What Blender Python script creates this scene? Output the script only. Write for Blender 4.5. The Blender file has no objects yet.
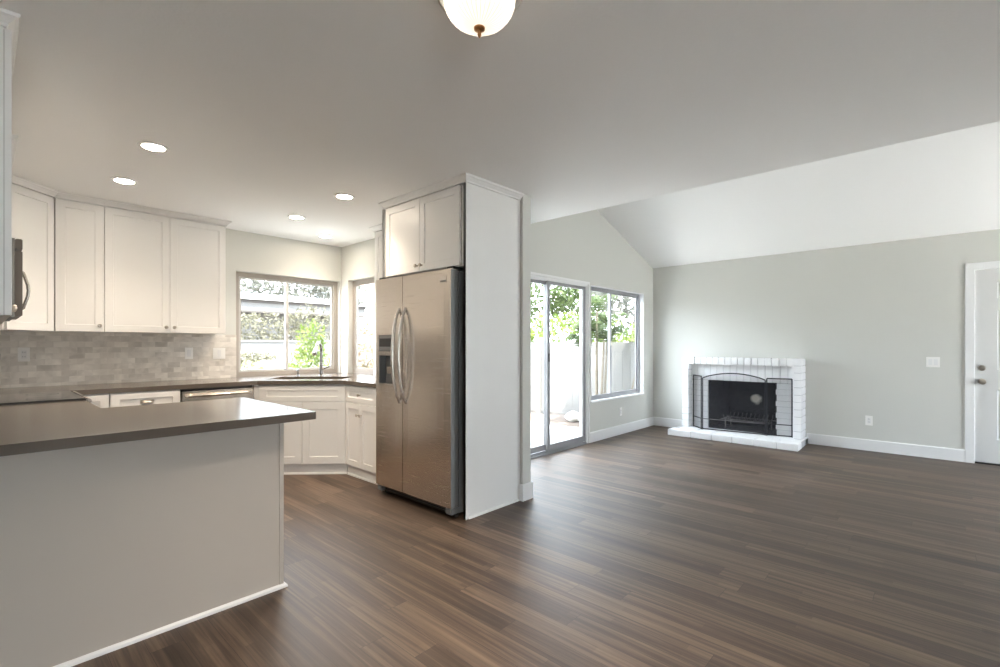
import bpy, bmesh, math, random
from mathutils import Vector, Matrix

PI = math.pi
SC = bpy.context.scene
COL = SC.collection

# ------------------------------------------------------------------ camera, sky, sun, exposure
cam_d = bpy.data.cameras.new('camera')
cam_d.sensor_width = 36.0
cam_d.lens = 479.57 / 1000 * 36.0
cam_d.shift_y = 11.44 / 1000
cam_d.clip_start = 0.02
cam_d.clip_end = 300
cam = bpy.data.objects.new('camera', cam_d)
COL.objects.link(cam)
cam.location = (0, 0, 1.29)
cam.rotation_euler = (PI / 2, 0, math.radians(42.547 - 90))
SC.camera = cam

world = bpy.data.worlds.new('sky')
SC.world = world
world.use_nodes = True
bg = world.node_tree.nodes['Background']
bg.inputs[0].default_value = (0.86, 0.94, 1.05, 1)
bg.inputs[1].default_value = 2.75

sun_d = bpy.data.lights.new('sun', 'SUN')
sun_d.energy = 6.0
sun_d.angle = math.radians(2.0)
sun_d.color = (1.0, 0.95, 0.88)
sun = bpy.data.objects.new('sun', sun_d)
COL.objects.link(sun)
sun.rotation_euler = (math.radians(24), math.radians(-14), 0)      # high, from behind the house

SC.view_settings.view_transform = 'Standard'
SC.view_settings.look = 'None'
SC.view_settings.gamma = 1.0
SC.view_settings.use_curve_mapping = False
SC.view_settings.exposure = 2.45
SC.cycles.use_denoising = True
SC.cycles.max_bounces = 12
SC.cycles.diffuse_bounces = 8
SC.cycles.glossy_bounces = 4
SC.cycles.transparent_max_bounces = 24
SC.cycles.sample_clamp_indirect = 6.0
SC.cycles.caustics_reflective = False
SC.cycles.caustics_refractive = False

DAY_WINDOW_PORTALS = []     # (centre, size_x, size_z, rotation) filled by the window builders

# ------------------------------------------------------------------ dimensions of the place
ZC = 2.54            # flat ceiling
ZK = 0.937           # countertop
YK = 5.65            # kitchen wall behind the counter
XK = 3.15            # kitchen wall with the small window
XW = -0.22           # kitchen wall with the range
XE = 7.36            # fireplace wall
YS = 3.407           # wall with the sliding door
XV = 3.86            # edge of the flat ceiling
YB = -3.0            # wall behind the camera
XD = -1.9            # dining side wall
GZ = -0.12           # ground outside

# ------------------------------------------------------------------ material helpers
MATS = {}


def new_mat(name):
    m = bpy.data.materials.new(name)
    m.use_nodes = True
    MATS[name] = m
    nt = m.node_tree
    return m, nt, nt.nodes['Principled BSDF']


def node(nt, typ, **kw):
    n = nt.nodes.new(typ)
    for k, v in kw.items():
        setattr(n, k, v)
    return n


def plain(name, col, rough=0.5, metal=0.0, noise=0.0, scale=20.0, bump=0.0, bscale=200.0, spec=0.5, emit=None, strength=0.0):
    m, nt, b = new_mat(name)
    b.inputs['Roughness'].default_value = rough
    b.inputs['Metallic'].default_value = metal
    b.inputs['Specular IOR Level'].default_value = spec
    c = tuple(col) + (1,)
    tc = node(nt, 'ShaderNodeTexCoord')
    if noise > 0:
        n = node(nt, 'ShaderNodeTexNoise')
        n.inputs['Scale'].default_value = scale
        n.inputs['Detail'].default_value = 3
        nt.links.new(tc.outputs['Object'], n.inputs['Vector'])
        r = node(nt, 'ShaderNodeMix', data_type='RGBA')
        r.inputs['A'].default_value = tuple(max(0, x * (1 - noise)) for x in col) + (1,)
        r.inputs['B'].default_value = tuple(min(1, x * (1 + noise)) for x in col) + (1,)
        nt.links.new(n.outputs['Fac'], r.inputs['Factor'])
        nt.links.new(r.outputs['Result'], b.inputs['Base Color'])
    else:
        b.inputs['Base Color'].default_value = c
    if bump > 0:
        n2 = node(nt, 'ShaderNodeTexNoise')
        n2.inputs['Scale'].default_value = bscale
        n2.inputs['Detail'].default_value = 4
        nt.links.new(tc.outputs['Object'], n2.inputs['Vector'])
        bp = node(nt, 'ShaderNodeBump')
        bp.inputs['Strength'].default_value = bump
        bp.inputs['Distance'].default_value = 0.01
        nt.links.new(n2.outputs['Fac'], bp.inputs['Height'])
        nt.links.new(bp.outputs['Normal'], b.inputs['Normal'])
    if emit:
        b.inputs['Emission Color'].default_value = tuple(emit) + (1,)
        b.inputs['Emission Strength'].default_value = strength
    return m


def wood_floor():
    m, nt, b = new_mat('plank_floor')
    L = nt.links.new
    geo = node(nt, 'ShaderNodeNewGeometry')
    sep = node(nt, 'ShaderNodeSeparateXYZ')
    L(geo.outputs['Position'], sep.inputs[0])
    swap = node(nt, 'ShaderNodeCombineXYZ')
    # every row of planks starts at its own place
    rw_ = node(nt, 'ShaderNodeMath', operation='DIVIDE')
    rw_.inputs[1].default_value = 0.122
    L(sep.outputs['X'], rw_.inputs[0])
    fl_ = node(nt, 'ShaderNodeMath', operation='FLOOR')
    L(rw_.outputs[0], fl_.inputs[0])
    wn_ = node(nt, 'ShaderNodeTexWhiteNoise', noise_dimensions='1D')
    L(fl_.outputs[0], wn_.inputs['W'])
    sh_ = node(nt, 'ShaderNodeMath', operation='MULTIPLY_ADD')
    sh_.inputs[1].default_value = 1.22
    L(wn_.outputs['Value'], sh_.inputs[0])
    L(sep.outputs['Y'], sh_.inputs[2])
    L(sh_.outputs[0], swap.inputs['X'])
    L(sep.outputs['X'], swap.inputs['Y'])
    br = node(nt, 'ShaderNodeTexBrick')
    br.offset = 0.0
    br.inputs['Scale'].default_value = 1.0
    br.inputs['Brick Width'].default_value = 1.22
    br.inputs['Row Height'].default_value = 0.122
    br.inputs['Mortar Size'].default_value = 0.0010
    br.inputs['Mortar Smooth'].default_value = 0.1
    br.inputs['Bias'].default_value = 0.0
    br.inputs['Color1'].default_value = (0, 0, 0, 1)
    br.inputs['Color2'].default_value = (1, 1, 1, 1)
    br.inputs['Mortar'].default_value = (0.0, 0.0, 0.0, 1)
    L(swap.outputs[0], br.inputs['Vector'])
    # second, narrower tone strips inside the planks
    br2 = node(nt, 'ShaderNodeTexBrick')
    br2.offset = 0.41
    br2.inputs['Scale'].default_value = 1.0
    br2.inputs['Brick Width'].default_value = 0.83
    br2.inputs['Row Height'].default_value = 0.0407
    br2.inputs['Mortar Size'].default_value = 0.0
    br2.inputs['Color1'].default_value = (0, 0, 0, 1)
    br2.inputs['Color2'].default_value = (1, 1, 1, 1)
    L(swap.outputs[0], br2.inputs['Vector'])
    mp = node(nt, 'ShaderNodeMapping')
    mp.inputs['Scale'].default_value = (1.1, 42.0, 1)
    L(swap.outputs[0], mp.inputs[0])
    # shift the grain from plank to plank
    add = node(nt, 'ShaderNodeVectorMath', operation='ADD')
    sc = node(nt, 'ShaderNodeVectorMath', operation='SCALE')
    sc.inputs['Scale'].default_value = 17.0
    L(br.outputs['Color'], sc.inputs[0])
    L(mp.outputs[0], add.inputs[0])
    L(sc.outputs[0], add.inputs[1])
    gr = node(nt, 'ShaderNodeTexNoise')
    gr.inputs['Scale'].default_value = 1.0
    gr.inputs['Detail'].default_value = 7
    gr.inputs['Roughness'].default_value = 0.65
    gr.inputs['Distortion'].default_value = 0.6
    L(add.outputs[0], gr.inputs['Vector'])

    def mul(a, k):
        x = node(nt, 'ShaderNodeMath', operation='MULTIPLY')
        L(a, x.inputs[0])
        x.inputs[1].default_value = k
        return x.outputs[0]

    def plus(a, c):
        x = node(nt, 'ShaderNodeMath', operation='ADD')
        L(a, x.inputs[0])
        L(c, x.inputs[1])
        return x.outputs[0]
    v = plus(plus(mul(br.outputs['Color'], 0.20), mul(br2.outputs['Color'], 0.10)), mul(gr.outputs['Fac'], 0.90))
    cr = node(nt, 'ShaderNodeValToRGB')
    e = cr.color_ramp.elements
    e[0].position, e[0].color = 0.30, (0.022, 0.014, 0.0095, 1)
    e[1].position, e[1].color = 0.88, (0.205, 0.142, 0.098, 1)
    k = cr.color_ramp.elements.new(0.58)
    k.color = (0.076, 0.050, 0.034, 1)
    L(v, cr.inputs[0])
    mo = node(nt, 'ShaderNodeMix', data_type='RGBA')
    mo.inputs['B'].default_value = (0.03, 0.02, 0.016, 1)
    L(br.outputs['Fac'], mo.inputs['Factor'])
    L(cr.outputs[0], mo.inputs['A'])
    L(mo.outputs['Result'], b.inputs['Base Color'])
    rr = node(nt, 'ShaderNodeMapRange')
    rr.inputs['To Min'].default_value = 0.40
    rr.inputs['To Max'].default_value = 0.54
    L(gr.outputs['Fac'], rr.inputs['Value'])
    L(rr.outputs[0], b.inputs['Roughness'])
    bp = node(nt, 'ShaderNodeBump')
    bp.inputs['Strength'].default_value = 0.12
    bp.inputs['Distance'].default_value = 0.004
    L(gr.outputs['Fac'], bp.inputs['Height'])
    L(bp.outputs[0], b.inputs['Normal'])
    return m


def marble_tile():
    m, nt, b = new_mat('marble_subway_tile')
    L = nt.links.new
    geo = node(nt, 'ShaderNodeNewGeometry')
    sep = node(nt, 'ShaderNodeSeparateXYZ')
    L(geo.outputs['Position'], sep.inputs[0])
    s = node(nt, 'ShaderNodeMath', operation='SUBTRACT')
    L(sep.outputs['X'], s.inputs[0])
    L(sep.outputs['Y'], s.inputs[1])
    cb = node(nt, 'ShaderNodeCombineXYZ')
    L(s.outputs[0], cb.inputs['X'])
    L(sep.outputs['Z'], cb.inputs['Y'])
    br = node(nt, 'ShaderNodeTexBrick')
    br.inputs['Scale'].default_value = 1.0
    br.inputs['Brick Width'].default_value = 0.104
    br.inputs['Row Height'].default_value = 0.0508
    br.inputs['Mortar Size'].default_value = 0.0011
    br.inputs['Color1'].default_value = (0.68, 0.645, 0.60, 1)
    br.inputs['Color2'].default_value = (0.88, 0.85, 0.80, 1)
    br.inputs['Mortar'].default_value = (0.78, 0.75, 0.71, 1)
    L(cb.outputs[0], br.inputs['Vector'])
    n = node(nt, 'ShaderNodeTexNoise')
    n.inputs['Scale'].default_value = 9
    n.inputs['Detail'].default_value = 6
    n.inputs['Distortion'].default_value = 0.7
    tsc = node(nt, 'ShaderNodeVectorMath', operation='MULTIPLY_ADD')
    tsc.inputs[1].default_value = (23, 31, 17)
    L(br.outputs['Color'], tsc.inputs[0])
    L(cb.outputs[0], tsc.inputs[2])
    L(tsc.outputs[0], n.inputs['Vector'])
    cr = node(nt, 'ShaderNodeValToRGB')
    e = cr.color_ramp.elements
    e[0].position, e[0].color = 0.30, (0.82, 0.81, 0.80, 1)
    e[1].position, e[1].color = 0.62, (1.08, 1.075, 1.07, 1)
    L(n.outputs['Fac'], cr.inputs[0])
    mx = node(nt, 'ShaderNodeMix', data_type='RGBA', blend_type='MULTIPLY')
    mx.inputs['Factor'].default_value = 1.0
    L(br.outputs['Color'], mx.inputs['A'])
    L(cr.outputs[0], mx.inputs['B'])
    L(mx.outputs['Result'], b.inputs['Base Color'])
    b.inputs['Roughness'].default_value = 0.22
    bp = node(nt, 'ShaderNodeBump')
    bp.invert = True
    bp.inputs['Strength'].default_value = 0.35
    bp.inputs['Distance'].default_value = 0.002
    L(br.outputs['Fac'], bp.inputs['Height'])
    L(bp.outputs[0], b.inputs['Normal'])
    return m


def brushed(name, col, rough=0.32, axis_scale=(3, 3, 300)):
    m, nt, b = new_mat(name)
    L = nt.links.new
    b.inputs['Metallic'].default_value = 1.0
    tc = node(nt, 'ShaderNodeTexCoord')
    mp = node(nt, 'ShaderNodeMapping')
    mp.inputs['Scale'].default_value = axis_scale
    L(tc.outputs['Object'], mp.inputs[0])
    n = node(nt, 'ShaderNodeTexNoise')
    n.inputs['Scale'].default_value = 1.0
    n.inputs['Detail'].default_value = 3
    L(mp.outputs[0], n.inputs['Vector'])
    r = node(nt, 'ShaderNodeMapRange')
    r.inputs['To Min'].default_value = rough - 0.012
    r.inputs['To Max'].default_value = rough + 0.012
    L(n.outputs['Fac'], r.inputs['Value'])
    L(r.outputs[0], b.inputs['Roughness'])
    b.inputs['Base Color'].default_value = tuple(col) + (1,)
    return m


def pane_glass():
    m, nt, b = new_mat('window_glass')
    nt.nodes.remove(b)
    out = nt.nodes['Material Output']
    tr = node(nt, 'ShaderNodeBsdfTransparent')
    tr.inputs[0].default_value = (0.96, 0.975, 0.97, 1)
    gl = node(nt, 'ShaderNodeBsdfGlossy')
    gl.inputs['Roughness'].default_value = 0.02
    lw = node(nt, 'ShaderNodeLayerWeight')
    lw.inputs['Blend'].default_value = 0.5
    pw = node(nt, 'ShaderNodeMath', operation='POWER')
    pw.inputs[1].default_value = 5.0
    nt.links.new(lw.outputs['Facing'], pw.inputs[0])
    fr = node(nt, 'ShaderNodeMath', operation='MULTIPLY_ADD')
    fr.inputs[1].default_value = 0.9
    fr.inputs[2].default_value = 0.03
    nt.links.new(pw.outputs[0], fr.inputs[0])
    mx = node(nt, 'ShaderNodeMixShader')
    nt.links.new(fr.outputs[0], mx.inputs[0])
    nt.links.new(tr.outputs[0], mx.inputs[1])
    nt.links.new(gl.outputs[0], mx.inputs[2])
    nt.links.new(mx.outputs[0], out.inputs['Surface'])
    return m


def spark_mesh():
    """fine woven wire of the fireplace screen: mostly air"""
    m, nt, b = new_mat('spark_screen_mesh')
    out = nt.nodes['Material Output']
    b.inputs['Base Color'].default_value = (0.05, 0.05, 0.06, 1)
    b.inputs['Roughness'].default_value = 0.6
    tr = node(nt, 'ShaderNodeBsdfTransparent')
    mx = node(nt, 'ShaderNodeMixShader')
    mx.inputs[0].default_value = 0.26
    nt.links.new(tr.outputs[0], mx.inputs[1])
    nt.links.new(b.outputs[0], mx.inputs[2])
    nt.links.new(mx.outputs[0], out.inputs['Surface'])
    return m


def soot_mat():
    """black firebox brick with one pale patch"""
    m, nt, b = new_mat('sooty_firebox')
    L = nt.links.new
    geo = node(nt, 'ShaderNodeNewGeometry')
    n = node(nt, 'ShaderNodeTexNoise')
    n.inputs['Scale'].default_value = 9
    n.inputs['Detail'].default_value = 5
    L(geo.outputs['Position'], n.inputs['Vector'])
    cr = node(nt, 'ShaderNodeValToRGB')
    e = cr.color_ramp.elements
    e[0].position, e[0].color = 0.3, (0.010, 0.010, 0.011, 1)
    e[1].position, e[1].color = 0.75, (0.032, 0.031, 0.032, 1)
    L(n.outputs['Fac'], cr.inputs[0])
    d = node(nt, 'ShaderNodeVectorMath', operation='DISTANCE')
    d.inputs[1].default_value = (7.70, 1.99, 0.50)
    mixv = node(nt, 'ShaderNodeVectorMath', operation='MULTIPLY_ADD')
    mixv.inputs[1].default_value = (0.10, 0.10, 0.10)
    L(n.outputs['Color'], mixv.inputs[0])
    L(geo.outputs['Position'], mixv.inputs[2])
    sub = node(nt, 'ShaderNodeVectorMath', operation='SUBTRACT')
    sub.inputs[1].default_value = (0.05, 0.05, 0.05)
    L(mixv.outputs[0], sub.inputs[0])
    L(sub.outputs[0], d.inputs[0])
    mr = node(nt, 'ShaderNodeMapRange')
    mr.inputs['From Min'].default_value = 0.055
    mr.inputs['From Max'].default_value = 0.095
    mr.inputs['To Min'].default_value = 1.0
    mr.inputs['To Max'].default_value = 0.0
    L(d.outputs['Value'], mr.inputs['Value'])
    mx = node(nt, 'ShaderNodeMix', data_type='RGBA')
    mx.inputs['B'].default_value = (0.95, 0.88, 0.78, 1)
    L(mr.outputs[0], mx.inputs['Factor'])
    L(cr.outputs[0], mx.inputs['A'])
    L(mx.outputs['Result'], b.inputs['Base Color'])
    b.inputs['Roughness'].default_value = 0.85
    return m


def leaf_mat(name, c1, c2, rough=0.55):
    m, nt, b = new_mat(name)
    L = nt.links.new
    out = nt.nodes['Material Output']
    tc = node(nt, 'ShaderNodeTexCoord')
    n = node(nt, 'ShaderNodeTexNoise')
    n.inputs['Scale'].default_value = 5.0
    n.inputs['Detail'].default_value = 4
    L(tc.outputs['Object'], n.inputs['Vector'])
    cr = node(nt, 'ShaderNodeValToRGB')
    e = cr.color_ramp.elements
    e[0].position, e[0].color = 0.35, tuple(c1) + (1,)
    e[1].position, e[1].color = 0.65, tuple(c2) + (1,)
    L(n.outputs['Fac'], cr.inputs[0])
    L(cr.outputs[0], b.inputs['Base Color'])
    b.inputs['Roughness'].default_value = rough
    b.inputs['Specular IOR Level'].default_value = 0.25
    tl = node(nt, 'ShaderNodeBsdfTranslucent')
    L(cr.outputs[0], tl.inputs[0])
    mx = node(nt, 'ShaderNodeMixShader')
    mx.inputs[0].default_value = 0.4
    L(b.outputs[0], mx.inputs[1])
    L(tl.outputs[0], mx.inputs[2])
    L(mx.outputs[0], out.inputs['Surface'])
    return m


FLOOR = wood_floor()
TILE = marble_tile()
WALL = plain('wall_paint', (0.64, 0.64, 0.605), 0.75, bump=0.05, bscale=120, spec=0.25)
CEIL = plain('ceiling_paint', (0.92, 0.92, 0.92), 0.9, bump=0.12, bscale=70, spec=0.1)
TRIM = plain('white_trim', (0.82, 0.82, 0.82), 0.4)
PENP = plain('shaded_panel_paint', (0.49, 0.445, 0.395), 0.6)  # wall grey made darker and warmer; the face's shade is put into the colour
DOORP = plain('door_paint', (0.66, 0.66, 0.65), 0.4)
CAB = plain('white_cabinet_paint', (0.83, 0.825, 0.815), 0.38)
CABIN = plain('cabinet_shadow_gap', (0.16, 0.14, 0.12), 0.7)
QUARTZ = plain('taupe_quartz', (0.122, 0.101, 0.083), 0.17, noise=0.10, scale=5.0, spec=0.6)
STEEL = brushed('brushed_steel', (0.66, 0.60, 0.54), 0.27)
STEELH = brushed('handle_steel', (0.66, 0.62, 0.58), 0.24, (30, 30, 30))
GREYP = plain('grey_appliance_side', (0.20, 0.205, 0.21), 0.45)
BLACKP = plain('black_plastic', (0.016, 0.015, 0.015), 0.35)
GLASSB = plain('black_glass', (0.02, 0.019, 0.018), 0.06, spec=0.6)
NICKEL = plain('satin_nickel', (0.55, 0.50, 0.44), 0.28, metal=1.0)
DSTEEL = brushed('dark_steel', (0.22, 0.20, 0.185), 0.35)
CHROME = plain('faucet_steel', (0.30, 0.285, 0.27), 0.25, metal=1.0)
BRASS = plain('warm_bronze', (0.42, 0.22, 0.09), 0.35, metal=1.0)
ALU = plain('window_aluminium', (0.36, 0.36, 0.375), 0.40, metal=0.25)
BEIGEF = plain('beige_vinyl_frame', (0.40, 0.36, 0.32), 0.45)
SASHM = plain('light_sash', (0.55, 0.54, 0.53), 0.4)
GLASS = pane_glass()
BRICKW = plain('white_painted_brick', (0.88, 0.88, 0.89), 0.55, noise=0.04, scale=14, bump=0.5, bscale=45)
MORTARW = plain('shaded_white_mortar', (0.54, 0.54, 0.56), 0.7, bump=0.3, bscale=60)  # same white paint as the bricks, greyed: joint shade put into the colour
SOOT = soot_mat()
IRON = plain('black_iron', (0.022, 0.022, 0.026), 0.45, metal=0.5)
IRONG = plain('grey_iron', (0.16, 0.15, 0.15), 0.5, metal=0.6)
MESHM = spark_mesh()
PLATE = plain('white_plastic_plate', (0.90, 0.89, 0.87), 0.35)
PLATED = plain('plate_slots', (0.25, 0.24, 0.23), 0.5)
LIT = plain('lit_lens', (0.9, 0.9, 0.9), 0.5, emit=(1.0, 0.86, 0.68), strength=24.0)
BOWL = plain('lit_ribbed_glass', (0.55, 0.52, 0.48), 0.3, emit=(1.0, 0.84, 0.66), strength=1.0)


def rib_glow(m):
    """pressed ribs of the glass pass more and less of the lamp behind it, most near the bulb"""
    nt = m.node_tree
    L = nt.links.new
    b = nt.nodes['Principled BSDF']
    tc = node(nt, 'ShaderNodeTexCoord')
    sp_ = node(nt, 'ShaderNodeSeparateXYZ')
    L(tc.outputs['Object'], sp_.inputs[0])
    at = node(nt, 'ShaderNodeMath', operation='ARCTAN2')
    L(sp_.outputs['Y'], at.inputs[0])
    L(sp_.outputs['X'], at.inputs[1])
    k = node(nt, 'ShaderNodeMath', operation='MULTIPLY')
    k.inputs[1].default_value = 36
    L(at.outputs[0], k.inputs[0])
    si = node(nt, 'ShaderNodeMath', operation='SINE')
    L(k.outputs[0], si.inputs[0])
    mr = node(nt, 'ShaderNodeMapRange')
    mr.inputs['From Min'].default_value = -1
    mr.inputs['To Min'].default_value = .18
    mr.inputs['To Max'].default_value = .34
    L(si.outputs[0], mr.inputs['Value'])
    hz = node(nt, 'ShaderNodeMapRange')
    hz.inputs['From Min'].default_value = -.14
    hz.inputs['From Max'].default_value = -.05
    hz.inputs['To Min'].default_value = .8
    hz.inputs['To Max'].default_value = 1.5
    L(sp_.outputs['Z'], hz.inputs['Value'])
    mm = node(nt, 'ShaderNodeMath', operation='MULTIPLY')
    L(mr.outputs[0], mm.inputs[0])
    L(hz.outputs[0], mm.inputs[1])
    L(mm.outputs[0], b.inputs['Emission Strength'])


rib_glow(BOWL)
CONC = plain('pale_concrete', (0.72, 0.70, 0.67), 0.85, noise=0.08, scale=2)
DIRT = plain('dry_soil', (0.13, 0.10, 0.08), 0.95, noise=0.35, scale=6, bump=0.5, bscale=18)
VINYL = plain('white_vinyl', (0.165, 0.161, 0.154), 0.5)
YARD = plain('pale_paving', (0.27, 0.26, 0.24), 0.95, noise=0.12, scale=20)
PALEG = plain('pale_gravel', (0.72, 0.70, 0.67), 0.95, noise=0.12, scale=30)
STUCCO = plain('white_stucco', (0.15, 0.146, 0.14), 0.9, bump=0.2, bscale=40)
ROOFM = plain('pale_roofing', (0.22, 0.21, 0.20), 0.9, noise=0.1, scale=8)
FASC = plain('fascia_brown', (0.05, 0.043, 0.038), 0.8)
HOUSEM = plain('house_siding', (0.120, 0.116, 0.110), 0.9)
SLAB = plain('patio_concrete', (0.26, 0.255, 0.25), 0.85, noise=0.08, scale=2)
BARK = plain('bark', (0.22, 0.17, 0.13), 0.9, noise=0.3, scale=15)
CANE = plain('palm_cane', (0.17, 0.14, 0.10), 0.8, noise=0.25, scale=20)
STONE = plain('pale_stone', (0.60, 0.58, 0.55), 0.8, noise=0.15, scale=8)
L_LIME = leaf_mat('lime_leaves', (0.072, 0.119, 0.018), (0.137, 0.173, 0.036))
L_GREEN = leaf_mat('green_leaves', (0.036, 0.062, 0.018), (0.086, 0.115, 0.040))
L_GREY = leaf_mat('grey_green_leaves', (0.066, 0.070, 0.058), (0.132, 0.132, 0.110))
L_OLIVE = leaf_mat('olive_leaves', (0.072, 0.067, 0.043), (0.163, 0.154, 0.106))
L_PINK = leaf_mat('rusty_leaves', (0.163, 0.106, 0.072), (0.173, 0.158, 0.096))
L_SAGE = leaf_mat('sage_leaves', (0.115, 0.134, 0.067), (0.230, 0.240, 0.115))

# ------------------------------------------------------------------ mesh helpers


class MB:
    """Collects vertices and faces; build() links them as ONE mesh object."""

    def __init__(self):
        self.v, self.f = [], []

    def add(self, vs, fs, M=None):
        b = len(self.v)
        self.v += [tuple(M @ Vector(p)) if M else tuple(p) for p in vs]
        self.f += [tuple(b + i for i in q) for q in fs]
        return self

    def box(self, lo, hi, M=None):
        x0, y0, z0 = lo
        x1, y1, z1 = hi
        vs = [(x0, y0, z0), (x1, y0, z0), (x1, y1, z0), (x0, y1, z0), (x0, y0, z1), (x1, y0, z1), (x1, y1, z1), (x0, y1, z1)]
        return self.add(vs, [(0, 3, 2, 1), (4, 5, 6, 7), (0, 1, 5, 4), (1, 2, 6, 5), (2, 3, 7, 6), (3, 0, 4, 7)], M)

    def bbox(self, lo, hi, r=0.004):
        """a box with its edges eased"""
        bm = bmesh.new()
        bmesh.ops.create_cube(bm, size=1)
        for v in bm.verts:
            v.co = Vector([lo[i] + (v.co[i] + .5) * (hi[i] - lo[i]) for i in range(3)])
        bmesh.ops.bevel(bm, geom=bm.edges[:], offset=r, segments=2, affect='EDGES')
        return self.from_bm(bm)

    def from_bm(self, bm, M=None):
        bm.verts.index_update()
        self.add([v.co.copy() for v in bm.verts], [[v.index for v in f.verts] for f in bm.faces], M)
        bm.free()
        return self

    def tube(self, pts, r, seg=10, cap=True):
        pts = [Vector(p) for p in pts]
        n = len(pts)
        rs = r if isinstance(r, (list, tuple)) else [r] * n
        rings = []
        ref = None
        for i, p in enumerate(pts):
            t = (pts[min(i + 1, n - 1)] - pts[max(i - 1, 0)]).normalized()
            if ref is None:
                ref = Vector((0, 0, 1)) if abs(t.z) < 0.9 else Vector((1, 0, 0))
            a = t.cross(ref).normalized()
            c = a.cross(t).normalized()
            ref = c
            rings.append([p + (a * math.cos(2 * PI * k / seg) + c * math.sin(2 * PI * k / seg)) * rs[i] for k in range(seg)])
        vs = [q for ring in rings for q in ring]
        fs = []
        for i in range(n - 1):
            for k in range(seg):
                k2 = (k + 1) % seg
                fs.append((i * seg + k, i * seg + k2, (i + 1) * seg + k2, (i + 1) * seg + k))
        if cap:
            fs.append(tuple(range(seg - 1, -1, -1)))
            fs.append(tuple((n - 1) * seg + k for k in range(seg)))
        return self.add(vs, fs)

    def lathe(self, prof, c=(0, 0, 0), axis='Z', seg=24, ribs=0, rib=0.0):
        """prof: (radius, height along the axis)"""
        vs, fs = [], []
        for r, h in prof:
            for k in range(seg):
                a = 2 * PI * k / seg
                rr = r * (1 + rib * math.cos(ribs * a)) if ribs else r
                x, y = rr * math.cos(a), rr * math.sin(a)
                p = (x, y, h) if axis == 'Z' else (x, h, y) if axis == 'Y' else (h, x, y)
                vs.append((p[0] + c[0], p[1] + c[1], p[2] + c[2]))
        n = len(prof)
        for i in range(n - 1):
            for k in range(seg):
                k2 = (k + 1) % seg
                fs.append((i * seg + k, i * seg + k2, (i + 1) * seg + k2, (i + 1) * seg + k))
        fs.append(tuple(range(seg - 1, -1, -1)))
        fs.append(tuple((n - 1) * seg + k for k in range(seg)))
        return self.add(vs, fs)

    def slab(self, outer, holes, d0, d1, plane='XY', M=None):
        """a polygon with holes given thickness; plane XY extrudes along Z, XZ along Y, YZ along X"""
        bm = bmesh.new()
        loops = []
        for lp in [outer] + list(holes):
            vv = [bm.verts.new((p[0], p[1], 0)) for p in lp]
            for i in range(len(vv)):
                bm.edges.new((vv[i], vv[(i + 1) % len(vv)]))
            loops.append(vv)
        bmesh.ops.triangle_fill(bm, use_beauty=True, use_dissolve=False, edges=bm.edges[:])
        bm.verts.index_update()
        pts = [(v.co.x, v.co.y) for v in bm.verts]
        tris = [[v.index for v in f.verts] for f in bm.faces]
        idx = [[v.index for v in lp] for lp in loops]
        bm.free()
        put = {'XY': lambda a, b, d: (a, b, d), 'XZ': lambda a, b, d: (a, d, b), 'YZ': lambda a, b, d: (d, a, b)}[plane]
        n = len(pts)
        vs = [put(a, b, d0) for a, b in pts] + [put(a, b, d1) for a, b in pts]
        fs = [tuple(t) for t in tris] + [tuple(n + i for i in reversed(t)) for t in tris]
        for lp in idx:
            m = len(lp)
            for i in range(m):
                a, b = lp[i], lp[(i + 1) % m]
                fs.append((a, b, n + b, n + a))
        return self.add(vs, fs, M)

    def sweep(self, path, prof, M=None):
        """profile (outward, z) along a flat polyline, mitred; outward is to the right of travel"""
        P = [Vector((p[0], p[1])) for p in path]
        n = len(P)
        k = len(prof)
        vs, fs = [], []
        for i in range(n):
            ds = []
            if i > 0:
                ds.append((P[i] - P[i - 1]).normalized())
            if i < n - 1:
                ds.append((P[i + 1] - P[i]).normalized())
            ns = [Vector((d.y, -d.x)) for d in ds]
            m = sum(ns, Vector((0, 0))).normalized()
            m = m / max(0.2, m.dot(ns[0]))
            for o, z in prof:
                vs.append((P[i].x + m.x * o, P[i].y + m.y * o, z))
        for i in range(n - 1):
            for j in range(k):
                j2 = (j + 1) % k
                fs.append((i * k + j, (i + 1) * k + j, (i + 1) * k + j2, i * k + j2))
        fs.append(tuple(range(k)))
        fs.append(tuple((n - 1) * k + j for j in reversed(range(k))))
        return self.add(vs, fs, M)

    def build(self, name, mat, parent=None, smooth=False, bevel=0.0, label=None):
        me = bpy.data.meshes.new(name)
        me.from_pydata(self.v, [], self.f)
        bm = bmesh.new()
        bm.from_mesh(me)
        bmesh.ops.recalc_face_normals(bm, faces=bm.faces[:])
        bm.to_mesh(me)
        bm.free()
        me.materials.append(mat)
        o = bpy.data.objects.new(name, me)
        COL.objects.link(o)
        if parent is not None:
            o.parent = parent
        if smooth:
            for p in me.polygons:
                p.use_smooth = True
            try:
                me.set_sharp_from_angle(angle=math.radians(40))
            except Exception:
                pass
        if bevel:
            b = o.modifiers.new('eased_edges', 'BEVEL')
            b.width = bevel
            b.segments = 2
            b.limit_method = 'ANGLE'
        if label:
            o['label'] = label
        return o


def thing(name, label, cat, loc=(0, 0, 0), rz=0.0, group=None):
    o = bpy.data.objects.new(name, None)
    o.empty_display_size = 0.1
    COL.objects.link(o)
    o.location = loc
    o.rotation_euler = (0, 0, rz)
    return tag(o, label, cat, group)


def tag(o, label, cat, group=None):
    o['label'] = label
    o['category'] = cat
    if group:
        o['group'] = group
    return o


def struct(o, label=None, cat=None):
    o['kind'] = 'structure'
    if label:
        o['label'] = label
    if cat:
        o['category'] = cat
    return o


def sroot(name, label, cat):
    o = thing(name, label, cat)
    o['kind'] = 'structure'
    return o


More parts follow.
